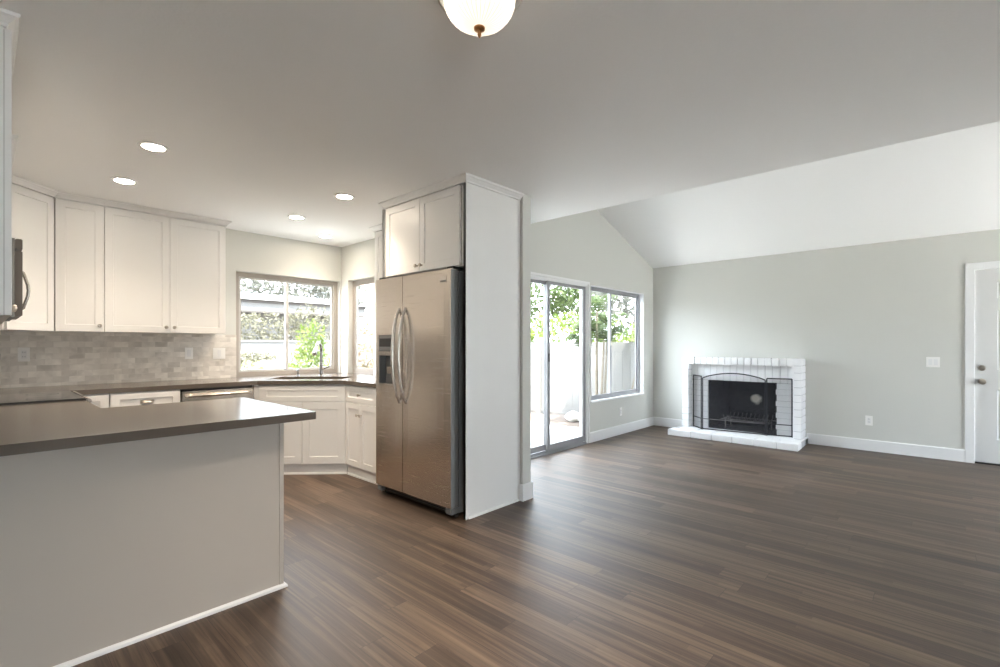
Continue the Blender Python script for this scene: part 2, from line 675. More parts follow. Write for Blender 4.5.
def dup(root, loc, label=None):
    """a copy of a thing with copies of its parts and sub-parts"""
    r = root.copy()
    COL.objects.link(r)
    r.location = loc
    if label:
        r['label'] = label
    for ch in list(root.children):
        c = ch.copy()
        COL.objects.link(c)
        c.parent = r
        for g in list(ch.children):
            d = g.copy()
            COL.objects.link(d)
            d.parent = c
    return r


# ------------------------------------------------------------------ the shell
struct(MB().slab([(XD - .15, YB - .15), (XE + .12, YB - .15), (XE + .12, YS + .06), (XK + .05, YS + .06), (XK + .05, YK + .1), (XW - .1, YK + .1), (XW - .1, 2.6), (XD - .15, 2.6)], [], -0.08, 0.0).build('floor', FLOOR),
       'dark brown wood plank floor running through kitchen and living room', 'floor')

struct(MB().slab([(XD - .15, YB - .15), (XV, YB - .15), (XV, YS + .1), (XK + .12, YS + .1), (XK + .12, YK + .12), (XW - .12, YK + .12), (XW - .12, 2.62), (XD - .15, 2.62)], [], ZC, ZC + 0.14).build('ceiling', CEIL),
       'flat white ceiling over the kitchen and dining area', 'ceiling')
SL = (3.10 - 2.525) / (XE - 5.671)
zv = 2.525 + SL * (XE - XV)
struct(MB().slab([(XE + .15, 2.525 - SL * .15), (XE + .15, 2.64 - SL * .15), (XV - .05, zv + .115 + SL * .05), (XV - .05, zv + SL * .05)], [], YB - .15, YS + .12, 'XZ').build('ceiling_vault', CEIL),
       'sloped white ceiling rising from the fireplace wall', 'ceiling')
struct(MB().box((XV - .10, YB - .15, ZC + .141), (XV, YS + .1, zv + .1)).build('wall_clerestory', CEIL), 'white wall above the edge of the flat ceiling', 'wall')

# sliding door wall (gable)
SD = (3.70, 5.42, 0.0, 2.085)        # sliding door opening
LW = (5.49, 7.02, 0.54, 2.085)       # living window opening
gable = [(XK + .005, 0), (SD[0], 0), (SD[0], SD[3]), (SD[1], SD[3]), (SD[1], 0), (XE, 0), (XE, 2.525), (XV, zv), (XV, ZC + .13), (XK + .005, ZC + .13)]
hole = [(LW[0], LW[2]), (LW[1], LW[2]), (LW[1], LW[3]), (LW[0], LW[3])]
struct(MB().slab(gable, [hole], YS, YS + .13, 'XZ').build('wall_patio', WALL), 'pale grey gable wall with the sliding door and window', 'wall')

# fireplace wall, holes for firebox and front door
FB = (1.606, 2.493, 0.0, 0.783)      # firebox opening (y0, y1, z0, z1)
DR = (-1.19, -0.277, 0.0, 2.11)
fw = [(YB, 0), (DR[0], 0), (DR[0], DR[3]), (DR[1], DR[3]), (DR[1], 0), (YS, 0), (YS, 2.524), (YB, 2.524)]
fh = [(FB[0] - .1, .085), (FB[1] + .1, .085), (FB[1] + .1, FB[3] + .1), (FB[0] - .1, FB[3] + .1)]
struct(MB().slab(fw, [fh], XE, XE + .12, 'YZ').build('wall_fireplace', WALL), 'pale grey wall behind the white fireplace', 'wall')

# kitchen walls
KN = (1.904, 3.132, ZK - .04, 2.10)
KE = (4.90, 5.485, ZK - .04, 2.10)
struct(MB().slab([(XW, 0), (XK, 0), (XK, ZC), (XW, ZC)], [[(KN[0], KN[2]), (KN[1], KN[2]), (KN[1], KN[3]), (KN[0], KN[3])]], YK, YK + .12, 'XZ').build('wall_kitchen', WALL),
       'pale grey kitchen wall over the tiled backsplash', 'wall')
struct(MB().slab([(YS + .131, 0), (YK + .12, 0), (YK + .12, ZC), (YS + .131, ZC)], [[(KE[0], KE[2]), (KE[1], KE[2]), (KE[1], KE[3]), (KE[0], KE[3])]], XK, XK + .12, 'YZ').build('wall_kitchen_side', WALL),
       'pale grey kitchen wall with the small window beside the refrigerator', 'wall')
struct(MB().box((3.052, 2.545, 0), (3.155, YS + .13, ZC)).build('wall_stub', WALL), 'narrow grey wall end beside the refrigerator panel', 'wall')
struct(MB().box((XW - .12, 2.6, 0), (XW, YK + .12, ZC)).build('wall_range', WALL), 'kitchen wall behind the range', 'wall')
struct(MB().box((XD - .12, 2.6, 0), (XW - .12, 2.72, ZC)).build('wall_dining_end', WALL), 'grey wall closing the dining area', 'wall')

# walls behind the camera, one with two openings added for fill daylight
struct(MB().slab([(XD - .12, 0), (XE + .12, 0), (XE + .12, 2.5), (XV, zv), (XV, ZC + .1), (XD - .12, ZC + .1)], [[(5.3, .06), (7.0, .06), (7.0, 2.15), (5.3, 2.15)], [(-1.6, .06), (-.6, .06), (-.6, 2.15), (-1.6, 2.15)]], YB - .13, YB, 'XZ').build('wall_street', WALL), 'grey wall on the street side', 'wall')
struct(MB().slab([(YB, 0), (2.6, 0), (2.6, ZC), (YB, ZC)], [], XD - .12, XD, 'YZ').build('wall_dining', WALL), 'grey side wall of the dining area', 'wall')

# backsplash (tile bonded to the wall)
bs = MB()
bs.slab([(XW, ZK), (KN[0], ZK), (KN[0], 1.40), (XW, 1.40)], [], YK - .008, YK, 'XZ')
struct(bs.build('wall_backsplash', TILE), 'marble subway tile backsplash between counter and upper cabinets', 'backsplash')
struct(MB().box((XK - .008, KE[1], ZK), (XK, YK - .009, 1.40)).box((XK - .008, 3.68, ZK), (XK, KE[0], 1.40)).build('wall_backsplash_side', TILE), 'marble tile strip at the corner beside the small window', 'backsplash')
struct(MB().box((XW, 2.60, ZK), (XW + .008, YK - .009, 1.40)).build('wall_backsplash_range', TILE), 'marble tile behind the range', 'backsplash')

# baseboards
BP = [(0, 0), (.015, 0), (.015, .125), (.011, .135), (0, .135)]
struct(MB().sweep([(SD[1] + .03, YS), (XE, YS), (XE, 2.82)], BP).build('baseboard_patio', TRIM), 'white baseboard under the living room window', 'baseboard')
struct(MB().sweep([(XE, 1.29), (XE, -0.202)], BP).build('baseboard_fireplace', TRIM), 'white baseboard between fireplace and door', 'baseboard')
struct(MB().sweep([(XE, -1.265), (XE, YB), (7.06, YB)], BP).build('baseboard_street', TRIM), 'white baseboard beyond the entry door', 'baseboard')
struct(MB().sweep([(3.05, 2.575), (3.05, 2.545), (3.155, 2.545), (3.155, YS), (SD[0] - .06, YS)], BP).build('baseboard_stub', TRIM), 'white baseboard block around the wall end', 'baseboard')


# ------------------------------------------------------------------ windows and doors
def bars(mb, x0, x1, z0, z1, y0, y1, w):
    """a rectangular frame of four bars in the XZ plane"""
    mb.slab([(x0, z0), (x1, z0), (x1, z1), (x0, z1)], [[(x0 + w, z0 + w), (x1 - w, z0 + w), (x1 - w, z1 - w), (x0 + w, z1 - w)]], y0, y1, 'XZ')
    return mb


def slider_window(name, label, M, w, z0, z1, mat, fw_, mull, sashw, front=0.075, glassonly=False, sash_mat=None):
    """sliding window in local XZ, outside is +Y"""
    root = sroot(name, label, 'window')
    root.matrix_world = M
    f = MB()
    bars(f, 0, w, z0, z1, front, front + .05, fw_)
    f.build('window_frame', mat, root)
    for i, (a, b, yy) in enumerate(((fw_ * .8, mull + sashw * .5, front + .004), (mull - sashw * .5, w - fw_ * .8, front + .026))):
        s = MB()
        bars(s, a, b, z0 + fw_ * .8, z1 - fw_ * .8, yy, yy + .02, sashw)
        so = s.build('sash', sash_mat or mat, root)
        MB().box((a + sashw - .004, yy + .008, z0 + fw_ * .8 + sashw - .004), (b - sashw + .004, yy + .012, z1 - fw_ * .8 - sashw + .004)).build('pane', GLASS, so)
    MB().bbox((mull - .010, front - .012, (z0 + z1) / 2 - .03), (mull + .010, front + .006, (z0 + z1) / 2 + .03), .003).build('latch', NICKEL, root)
    return root


T = Matrix.Translation
R = Matrix.Rotation
w1 = slider_window('window_1', 'living room sliding window with grey metal frame', T((LW[0], YS, 0)), LW[1] - LW[0], LW[2], LW[3], ALU, .035, .655, .032, front=.07)
w2 = slider_window('window_2', 'wide kitchen window behind the sink', T((KN[0], YK, 0)), KN[1] - KN[0], ZK, KN[3], BEIGEF, .05, .585, .032, front=.065, sash_mat=SASHM)
w3 = slider_window('window_3', 'small kitchen window beside the refrigerator', T((XK, KE[1], 0)) @ R(-PI / 2, 4, 'Z'), KE[1] - KE[0], ZK, KE[3], BEIGEF, .05, .51, .03, front=.065, sash_mat=BEIGEF)
slider_window('window_fill_4', 'added glazed doors for fill daylight at the street end of the living room', T((7.0, YB, 0)) @ R(PI, 4, 'Z'), 1.7, .06, 2.15, ALU, .04, .85, .03)  # unseen glazing, added to brighten the living room

slider_window('window_fill_5', 'added glazed doors for fill daylight at the street end of the dining area', T((-.6, YB, 0)) @ R(PI, 4, 'Z'), 1.0, .06, 2.15, ALU, .04, .5, .03)  # unseen too, added to lift the ceiling over the dining area

# window reveals painted white (living window)
rv = MB()
rv.box((LW[0], YS - .012, LW[2] - .018), (LW[1], YS + .075, LW[2] + .002))
rv.box((LW[1] - .004, YS - .002, LW[2]), (LW[1] + .002, YS + .075, LW[3]))
rv.box((LW[0] - .002, YS - .002, LW[3] - .004), (LW[1], YS + .075, LW[3] + .002))
rv.box((LW[0] - .002, YS - .002, LW[2]), (LW[0] + .004, YS + .075, LW[3]))
struct(rv.build('trim_1', TRIM), 'white painted reveal around the living room window', 'window trim')

# sliding patio door
d2 = sroot('door_2', 'sliding glass patio door with grey metal frame', 'door')
d2.location = (SD[0], YS, 0)
W2 = SD[1] - SD[0]
f = MB()
f.box((0, -.004, 0), (.045, .10, SD[3]))
f.box((W2 - .045, .0, 0), (W2, .10, SD[3]))
f.box((.045, 0, SD[3] - .035), (W2 - .045, .10, SD[3]))
f.build('door_frame', TRIM, d2)
t = MB()
t.box((.045, -.012, 0), (W2 - .045, .11, .018))
t.box((.045, .045, .018), (W2 - .045, .052, .034))
t.box((.045, .005, .018), (W2 - .045, .012, .03))
t.build('track', ALU, d2)
mid = .90
for a, b, yy in ((.045, mid + .02, .055), (mid - .045, W2 - .046, .012)):
    s = MB()
    s.slab([(a, .036), (b, .036), (b, SD[3] - .036), (a, SD[3] - .036)], [[(a + .05, .105), (b - .05, .105), (b - .05, SD[3] - .075), (a + .05, SD[3] - .075)]], yy, yy + .03, 'XZ')
    so = s.build('sliding_panel', ALU, d2)
    MB().box((a + .046, yy + .012, .101), (b - .046, yy + .017, SD[3] - .071)).build('pane', GLASS, so)
    if yy < .03:
        MB().bbox((a + .016, yy - .012, 1.09), (a + .034, yy, 1.19), .003).build('latch', BLACKP, so)
    else:
        pass
MB().box((W2 - .12, .012, .105), (W2 - .096, .045, SD[3] - .075)).build('side_rail', TRIM, d2)
c2 = MB()
c2.box((SD[1], YS - .012, 0), (SD[1] + .03, YS, SD[3] + .03)).box((SD[0] - .03, YS - .012, 0), (SD[0], YS, SD[3] + .03)).box((SD[0], YS - .012, SD[3]), (SD[1], YS, SD[3] + .03))
struct(c2.build('trim_2', TRIM), 'slim white casing around the sliding patio door', 'door trim')

# entry door
d1 = sroot('door_1', 'white panelled entry door with satin knob and deadbolt', 'door')
d1.location = (XE, 0, 0)
pn = []
for a, b in ((-.62, -.45), (-1.04, -.80)):
    for z0, z1 in ((1.79, 1.965), (1.02, 1.665), (.27, .81)):
        pn.append([(a if b > -.7 else -1.02, z0), (b if b > -.7 else -.83, z0), (b if b > -.7 else -.83, z1), (a if b > -.7 else -1.02, z1)])
MB().slab([(DR[0] + .004, .02), (DR[1] - .004, .02), (DR[1] - .004, DR[3] - .004), (DR[0] + .004, DR[3] - .004)], pn, .020, .055, 'YZ').build('door_slab', DOORP, d1)
pm = MB()
for q in pn:
    ya, yb = min(p[0] for p in q), max(p[0] for p in q)
    za, zb = min(p[1] for p in q), max(p[1] for p in q)
    vs = [(.020, ya, za), (.020, yb, za), (.020, yb, zb), (.020, ya, zb)]
    i1, i2 = .012, .035
    vs += [(.032, ya + i1, za + i1), (.032, yb - i1, za + i1), (.032, yb - i1, zb - i1), (.032, ya + i1, zb - i1)]
    vs += [(.024, ya + i2, za + i2), (.024, yb - i2, za + i2), (.024, yb - i2, zb - i2), (.024, ya + i2, zb - i2)]
    fs = [(i, (i + 1) % 4, 4 + (i + 1) % 4, 4 + i) for i in range(4)] + [(4 + i, 4 + (i + 1) % 4, 8 + (i + 1) % 4, 8 + i) for i in range(4)] + [(8, 9, 10, 11)]
    pm.add(vs, fs)
pm.build('door_panels', DOORP, d1)
MB().lathe([(.001, .020), (.032, .020), (.032, .010), (.026, .002), (.012, 0), (.011, -.018), (.024, -.026), (.031, -.040), (.028, -.054), (.012, -.060), (.001, -.060)], (0, -.335, .893), 'X', 20).build('door_knob', NICKEL, d1, smooth=True)
MB().lathe([(.001, .020), (.031, .020), (.031, .008), (.027, -.004), (.012, -.008), (.001, -.008)], (0, -.335, 1.04), 'X', 20).bbox((-.022, -.350, 1.033), (-.006, -.320, 1.047), .002).build('deadbolt', NICKEL, d1, smooth=True)
MB().box((.0, DR[0] + .002, 0), (.11, DR[1] - .002, .018)).build('threshold', BLACKP, d1)
jm = MB()
jm.box((.0, DR[1] - .003, .018), (.12, DR[1] + .001, DR[3])).box((0, DR[0] - .001, .018), (.12, DR[0] + .003, DR[3])).box((0, DR[0], DR[3] - .003), (.12, DR[1], DR[3] + .001))
jm.build('door_jamb', TRIM, d1)
CW = .075
cs = MB()
cs.slab([(DR[1], 0), (DR[1] + CW, 0), (DR[1] + CW, DR[3] + CW), (DR[0] - CW, DR[3] + CW), (DR[0] - CW, 0), (DR[0], 0), (DR[0], DR[3]), (DR[1], DR[3])], [], XE - .018, XE, 'YZ')
struct(cs.build('trim_3', TRIM, bevel=.003), 'white casing around the entry door', 'door trim')


# ------------------------------------------------------------------ cabinets
def shaker(name, w, h, parent, x=0, y=0, z=0, rail=.058, t=.020, mat=None, inset=.007):
    """recessed-panel front; local front is -Y, lower left corner at (x, y, z)"""
    r = min(rail, h * .30)
    vs = []

    def ring(a, b, yy):
        return [(x + a, y + yy, z + b), (x + w - a, y + yy, z + b), (x + w - a, y + yy, z + h - b), (x + a, y + yy, z + h - b)]
    e = .0015
    vs += ring(0, 0, 0) + ring(0, 0, -t + e) + ring(e, e, -t) + ring(rail, r, -t) + ring(rail + .003, r + .003, -t + inset)
    fs = [(3, 2, 1, 0)]
    for k in range(4):
        fs += [(4 * k + i, 4 * k + (i + 1) % 4, 4 * k + 4 + (i + 1) % 4, 4 * k + 4 + i) for i in range(4)]
    fs.append((16, 17, 18, 19))
    return MB().add(vs, fs).build(name, mat or CAB, parent)


def knob(parent, x, y, z, mat=None):
    return MB().lathe([(.001, 0), (.008, 0), (.0055, -.006), (.0055, -.014), (.013, -.018), (.0155, -.024), (.013, -.030), (.001, -.032)], (x, y, z), 'Y', 16).build('knob', mat or NICKEL, parent, smooth=True)


def cup_pull(parent, x, y, z):
    mb = MB()
    n = 8
    vs, fs = [], []
    for i in range(n + 1):
        a = PI * i / n
        for j in range(6):
            b = PI / 2 * j / 5
            vs.append((x - .045 * math.cos(a), y - .026 * math.sin(a) * math.cos(b * .9), z + .022 * math.sin(a) * math.sin(b) + .0))
    for i in range(n):
        for j in range(5):
            fs.append((i * 6 + j, (i + 1) * 6 + j, (i + 1) * 6 + j + 1, i * 6 + j + 1))
    mb.add(vs, fs)
    mb.box((x - .046, y - .003, z - .004), (x + .046, y, z + .026))
    return mb.build('cup_pull', NICKEL, parent, smooth=True)


CRP = [(0, 0), (.008, 0), (.012, .012), (.030, .030), (.040, .036), (.044, .048), (0, .048)]     # crown profile (outward, up)


def crown(parent, path, z, mat=None):
    return MB().sweep(path, [(o, z + q) for o, q in CRP]).build('crown_molding', mat or CAB, parent)


ZU0, ZU1 = 1.40, ZC - .0495


def upper(name, label, loc, rz, w, depth, doors, z0=ZU0, z1=ZU1, group=None, path=None, knobs=(), gap=.003):
    """wall cabinet; local origin: front left of the box, doors stand proud by 2 cm"""
    root = thing(name, label, 'cabinet', loc, rz, group)
    MB().box((0, 0, z0 + .002), (w, depth - .003, z1)).build('cabinet_box', CAB, root)
    MB().box((.006, -.0012, z0 + .006), (w - .006, .0, z1 - .006)).build('reveal', CABIN, root)
    x = 0
    for i, dw in enumerate(doors):
        d = shaker('door', dw - gap, z1 - z0 - .006, root, x + gap / 2, -.0015, z0 + .003)
        if i < len(knobs) and knobs[i] is not None:
            side = knobs[i]
            kx = x + (dw - .032 if side == 'r' else .032)
            knob(d, kx, -.0215, z0 + .055)
        x += dw
    crown(root, path or [(0, depth), (0, -.022), (w, -.022), (w, depth)], z1)
    return root


GU = 'white wall cabinets over the counter'
YU = 5.32      # door plane of the wall cabinets on the tiled wall
upper('upper_cabinet', 'white single-door wall cabinet between corner cabinet and double-door cabinet', (.428, YU + .02, 0), 0, .312, YK - YU - .02, [.312], knobs=['r'], group=GU, path=[(0, -.022), (.312, -.022)])
upper('upper_cabinet', 'white double-door wall cabinet ending beside the wide kitchen window', (.742, YU + .02, 0), 0, .955, YK - YU - .02, [.478, .477], knobs=['r', 'l'], group=GU, path=[(0, -.022), (.955, -.022), (.955, .30)])
# diagonal corner wall cabinet
cd = math.hypot(.424 - .144, 5.32 - 5.04)
rt = thing('corner_cabinet', 'white diagonal wall cabinet in the corner behind the microwave', 'cabinet', (.144, 5.04, 0), PI / 4, GU)
q = .7071
cw = [(.130, 5.055), (.409, 5.334), (.424, 5.342), (.424, YK - .004), (XW + .004, YK - .004), (XW + .004, 5.040), (.122, 5.040)]
MB().slab([((x - .144) * q + (y - 5.04) * q, -(x - .144) * q + (y - 5.04) * q) for x, y in cw], [], ZU0 + .002, ZU1).build('cabinet_box', CAB, rt)
MB().box((.006, .0195, ZU0 + .006), (cd - .006, .021, ZU1 - .006)).build('reveal', CABIN, rt)
shaker('door', cd - .004, ZU1 - ZU0 - .006, rt, .002, .0195, ZU0 + .003)
crown(rt, [(-.01, .02), (0, -.002), (cd, -.002), (cd + .01, .02)], ZU1)

# wall cabinet nearest the camera on the range wall, seen end-on
XWF = .089
rt = upper('upper_cabinet', 'white wall cabinet seen end-on at the picture edge, in front of the microwave', (XWF - .022, 2.604, 0), PI / 2, 1.416, XWF - .022 - XW, [.472, .472, .472], group=GU, knobs=['r', 'l', 'l'], path=[(0, .28), (0, 0), (1.416, 0)])
upper('upper_cabinet', 'short white wall cabinet directly above the microwave', (.10, 4.055, 0), PI / 2, .75, .10 - XW, [.375, .375], z0=1.93, group=GU, path=[(0, -.022), (.75, -.022)])
# narrow wall cabinet by the refrigerator
upper('upper_cabinet', 'narrow white wall cabinet tucked between small window and refrigerator', (2.88, 4.436, 0), -PI / 2, .74, XK - 2.88, [.37, .37], group=GU, path=[(0, .26), (0, -.022), (.74, -.022)])

# cabinet over the refrigerator, with its end panel
XCF = 2.432
rt = thing('refrigerator_cabinet', 'white two-door cabinet above the steel refrigerator', 'cabinet', (XCF + .022, 3.605, 0), -PI / 2)
wf = 3.605 - 2.60
MB().box((0, 0, 1.885), (wf, XK - XCF - .13, ZU1)).build('cabinet_box', CAB, rt)
MB().box((.006, -.0012, 1.89), (wf - .04, 0, ZU1 - .006)).build('reveal', CABIN, rt)
dw = (wf - .045) / 2
for i, side in enumerate('rl'):
    dd = shaker('door', dw - .003, ZU1 - 1.885 - .006, rt, .004 + i * dw, -.0015, 1.888)
    knob(dd, .004 + i * dw + (dw - .03 if side == 'r' else .03), -.0215, 1.935)
crown(rt, [(0, .40), (0, -.022), (wf + .028, -.022), (wf + .028, .595)], ZU1)
pp = thing('end_panel', 'tall white panel closing the side of the refrigerator', 'cabinet panel', (XCF, 2.572, 0))
MB().box((0, 0.004, 0), (.612, .026, ZU1)).build('panel_board', CAB, pp)
MB().box((0, 0, 0.0), (.022, .026, ZU1 - .001)).build('front_stile', CAB, pp)
MB().box((.594, -.001, 0.018), (.612, .004, ZU1)).build('scribe_strip', CAB, pp)
MB().sweep([(.022, .004), (.600, .004)], [(0, 0), (.012, 0), (.010, .012), (0, .018)]).build('shoe_molding', CAB, pp)
MB_p = MB().box((0, 0, 0), (.60, .018, ZU1)).box((0, -.001, 0), (.02, .019, ZU1 - .002))
fpn = tag(MB_p.build('side_panel', CAB), 'white panel between the refrigerator and the cabinet with one drawer', 'cabinet panel')
fpn.location = (XCF, 3.632, 0)

# base cabinets
ZB = ZK - .041
FY = 4.972     # base cabinet face on the tiled wall
GB = 'white base cabinets under the counter'


def base(name, label, loc, rz, w, depth, fronts, toe=.105, path=None):
    root = thing(name, label, 'cabinet', loc, rz, GB)
    MB().box((0, 0.0, toe), (w, depth, ZB)).build('cabinet_box', CAB, root)
    MB().box((.0, .012, 0.0), (w, depth, toe)).build('toe_kick', CAB, root)
    MB().sweep([(0, .012), (w, .012)], [(0, 0), (.010, 0), (.008, .012), (0, .018)]).build('shoe_molding', CAB, root)
    for f_ in fronts:
        kind, x, z, fw__, fh__ = f_[:5]
        d = shaker(kind, fw__, fh__, root, x, 0, z, rail=.055)
        if len(f_) > 5:
            if f_[5] == 'cup':
                cup_pull(d, x + fw__ / 2, -.020, z + fh__ * .45)
            else:
                knob(d, x + f_[5][0], -.020, z + f_[5][1])
    return root


ZD = ZB - .165   # underside of the drawer row
base('base_cabinet', 'white drawer cabinet just left of the dishwasher', (.728, FY, 0), 0, .487, .66, [('drawer', .003, ZD, .481, .155, 'cup'), ('door', .003, .11, .239, ZD - .118, (.21, .52)), ('door', .245, .11, .239, ZD - .118, (.03, .52))])
base('base_cabinet', 'narrow white cabinet front in the corner beside the range', (.47, FY, 0), 0, .252, .66, [('drawer', .003, ZD, .246, .155, (.02, .07)), ('door', .003, .11, .246, ZD - .118, (.03, .52))])
MB_f = MB().box((0, 0, .105), (.046, .05, ZB)).box((0, .012, 0), (.046, .05, .105))
tag(MB_f.build('filler_strip', CAB), 'narrow white filler strip right of the dishwasher', 'cabinet panel').location = (1.838, FY - .002, 0)
# sink base across the corner
sx0, sy0, sx1, sy1 = 1.888, 4.972, 2.490, 4.370
slen = math.hypot(sx1 - sx0, sy1 - sy0)
sb = thing('sink_cabinet', 'white diagonal sink cabinet with false drawer front across the corner', 'cabinet', (sx0, sy0, 0), -PI / 4, GB)
MB().slab([(0, 0), (slen, 0), (slen + .46, .47), (slen / 2, 1.30), (-.46, .47)], [], .105, .58).box((0, 0, .58), (slen, .05, ZB)).build('cabinet_box', CAB, sb)
MB().box((-.004, .012, 0), (slen + .004, .1, .105)).build('toe_kick', CAB, sb)
MB().sweep([(0, .012), (slen, .012)], [(0, 0), (.010, 0), (.008, .012), (0, .018)]).build('shoe_molding', CAB, sb)
shaker('false_drawer', slen - .010, .155, sb, .005, 0, ZD, rail=.075)
hw = (slen - .010) / 2
for i in (0, 1):
    shaker('door', hw - .003, ZD - .118, sb, .005 + i * (hw + .0015), 0, .11, rail=.07)
# base by the refrigerator
base('base_cabinet', 'white cabinet with one drawer over two doors beside the refrigerator', (2.490, 4.364, 0), -PI / 2, .70, .65,
     [('drawer', .012, ZD, .540, .155, (.27, .078)), ('door', .012, .11, .268, ZD - .118, (.244, .505)), ('door', .284, .11, .268, ZD - .118, (.024, .505))])

# peninsula
PX, PY0, PY1 = 1.104, 2.582, 3.43
pe = thing('peninsula_cabinet', 'grey panelled peninsula base under the big dark countertop', 'kitchen peninsula', (XW + .004, PY0, 0))
LP_ = PX - XW - .004
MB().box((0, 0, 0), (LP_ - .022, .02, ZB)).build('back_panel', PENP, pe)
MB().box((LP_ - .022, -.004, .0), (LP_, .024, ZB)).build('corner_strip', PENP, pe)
MB().box((0, .02, .0), (LP_ - .004, PY1 - PY0, ZB)).build('cabinet_box', CAB, pe)
MB().sweep([(0, -.0), (LP_ + .002, -.0), (LP_ + .002, PY1 - PY0)], [(0, 0), (.016, 0), (.014, .012), (.006, .020), (0, .020)]).build('shoe_molding', TRIM, pe)

# countertops
PT = (1.213, 2.437, 3.455)
ct = MB().slab([(XW, PT[1]), (PT[0], PT[1]), (PT[0], PT[2]), (.466, PT[2]), (.466, 4.035), (XW + .009, 4.035), (XW + .009, 2.61), (XW, 2.61)], [], ZK - .04, ZK)
tag(ct.build('peninsula_countertop', QUARTZ), 'dark taupe stone countertop on the peninsula and beside the range', 'countertop')

# sink cut-out, square to the diagonal
u_ = Vector((q, -q))
v_ = Vector((q, q))
sc_ = Vector((2.44, 4.98)) + v_ * (-.03)


def dg(a, b):
    p = sc_ + u_ * a + v_ * b
    return (p.x, p.y)


cut = [dg(-.39, -.20), (dg(.39, -.20)), dg(.39, .20), dg(-.39, .20)]
outer = [(XW + .009, 4.815), (.46, 4.815), (.46, 4.95), (1.861, 4.95), (2.455, 4.356), (2.455, 3.662), (XK - .009, 3.662), (XK - .009, KE[0] + .002),
         (XK + .068, KE[0] + .002), (XK + .068, KE[1] - .002), (XK - .009, KE[1] - .002), (XK - .009, YK - .009), (KN[1] - .03, YK - .009), (KN[1] - .03, YK + .068), (KN[0] + .002, YK + .068), (KN[0] + .002, YK - .009), (XW + .009, YK - .009)]
tag(MB().slab(outer, [cut], ZK - .04, ZK).build('kitchen_countertop', QUARTZ), 'dark taupe stone countertop along the tiled wall and around the sink', 'countertop')

sk = thing('kitchen_sink', 'steel undermount sink set diagonally under the kitchen windows', 'sink', (sc_.x, sc_.y, ZK - .042), -PI / 4)
bw, bd = .395, .205
mb = MB()
mb.slab([(-bw - .02, -bd - .02), (bw + .02, -bd - .02), (bw + .02, bd + .02), (-bw - .02, bd + .02)], [[(-bw, -bd), (bw, -bd), (bw, bd), (-bw, bd)]], -.003, 0)
mb.box((-bw, -bd - .003, -.21), (bw, -bd, 0)).box((-bw, bd, -.21), (bw, bd + .003, 0)).box((-bw - .003, -bd, -.21), (-bw, bd, 0)).box((bw, -bd, -.21), (bw + .003, bd, 0))
mb.box((-bw, -bd, -.213), (bw, bd, -.21))
mb.build('basin', STEELH, sk)
MB().lathe([(.001, -.209), (.045, -.209), (.045, -.205), (.03, -.207), (.001, -.207)], (0, 0, 0)).build('drain', CHROME, sk, smooth=True)

fa = thing('faucet', 'tall steel pull-down faucet standing behind the sink', 'faucet', (2.655, 5.21, ZK), -PI / 4)
MB().lathe([(.001, 0), (.028, 0), (.028, .006), (.022, .012), (.021, .125), (.018, .135), (.001, .135)], (0, 0, 0)).build('faucet_body', CHROME, fa, smooth=True)
pts = [(0, 0, .13), (0, 0, .27)]
for i in range(0, 10):
    a = PI * .82 * i / 9
    pts.append((0, -.085 + .085 * math.cos(a), .29 + .085 * math.sin(a)))
MB().tube(pts, .0155, 12).build('spout', CHROME, fa, smooth=True)
e0 = Vector(pts[-1])
dirn = (Vector(pts[-1]) - Vector(pts[-2])).normalized()
MB().tube([e0, e0 + dirn * .03, e0 + dirn * .04, e0 + dirn * .11, e0 + dirn * .115], [.016, .016, .020, .025, .020], 12).build('spray_head', CHROME, fa, smooth=True)
MB().tube([(.015, 0, .085), (.045, 0, .09), (.115, -.01, .115)], [.012, .011, .007], 10).build('handle', CHROME, fa, smooth=True)
sp = thing('soap_dispenser', 'small steel soap dispenser on the counter beside the faucet', 'soap dispenser', (2.475, 5.405, ZK), -PI / 4)
MB().lathe([(.001, 0), (.022, 0), (.021, .008), (.012, .014), (.011, .05), (.016, .054), (.016, .075), (.001, .078)], (0, 0, 0), seg=16).build('pump_body', CHROME, sp, smooth=True)
MB().tube([(0, 0, .066), (0, -.03, .07), (0, -.06, .062)], [.007, .007, .005], 8).build('spout', CHROME, sp, smooth=True)

# dishwasher
dwsh = thing('dishwasher', 'stainless steel dishwasher under the counter between white cabinets', 'dishwasher', (1.222, FY - .004, 0))
ww = .612
MB().box((0.004, .03, .10), (ww - .004, .60, ZB - .004)).build('tub', BLACKP, dwsh)
MB().bbox((.006, -.012, .115), (ww - .006, .03, ZB - .022), .005).build('door', STEEL, dwsh)
MB().box((.004, .02, ZB - .021), (ww - .004, .028, ZB - .002)).build('control_strip', BLACKP, dwsh)
hp = [(.035, -.012, ZB - .062), (.045, -.040, ZB - .062), (.09, -.052, ZB - .062), (ww / 2, -.058, ZB - .062), (ww - .09, -.052, ZB - .062), (ww - .045, -.040, ZB - .062), (ww - .035, -.012, ZB - .062)]
MB().tube(hp, .013, 10).build('handle', STEELH, dwsh, smooth=True)
MB().box((.006, .04, 0), (ww - .006, .08, .10)).build('toe_kick', BLACKP, dwsh)

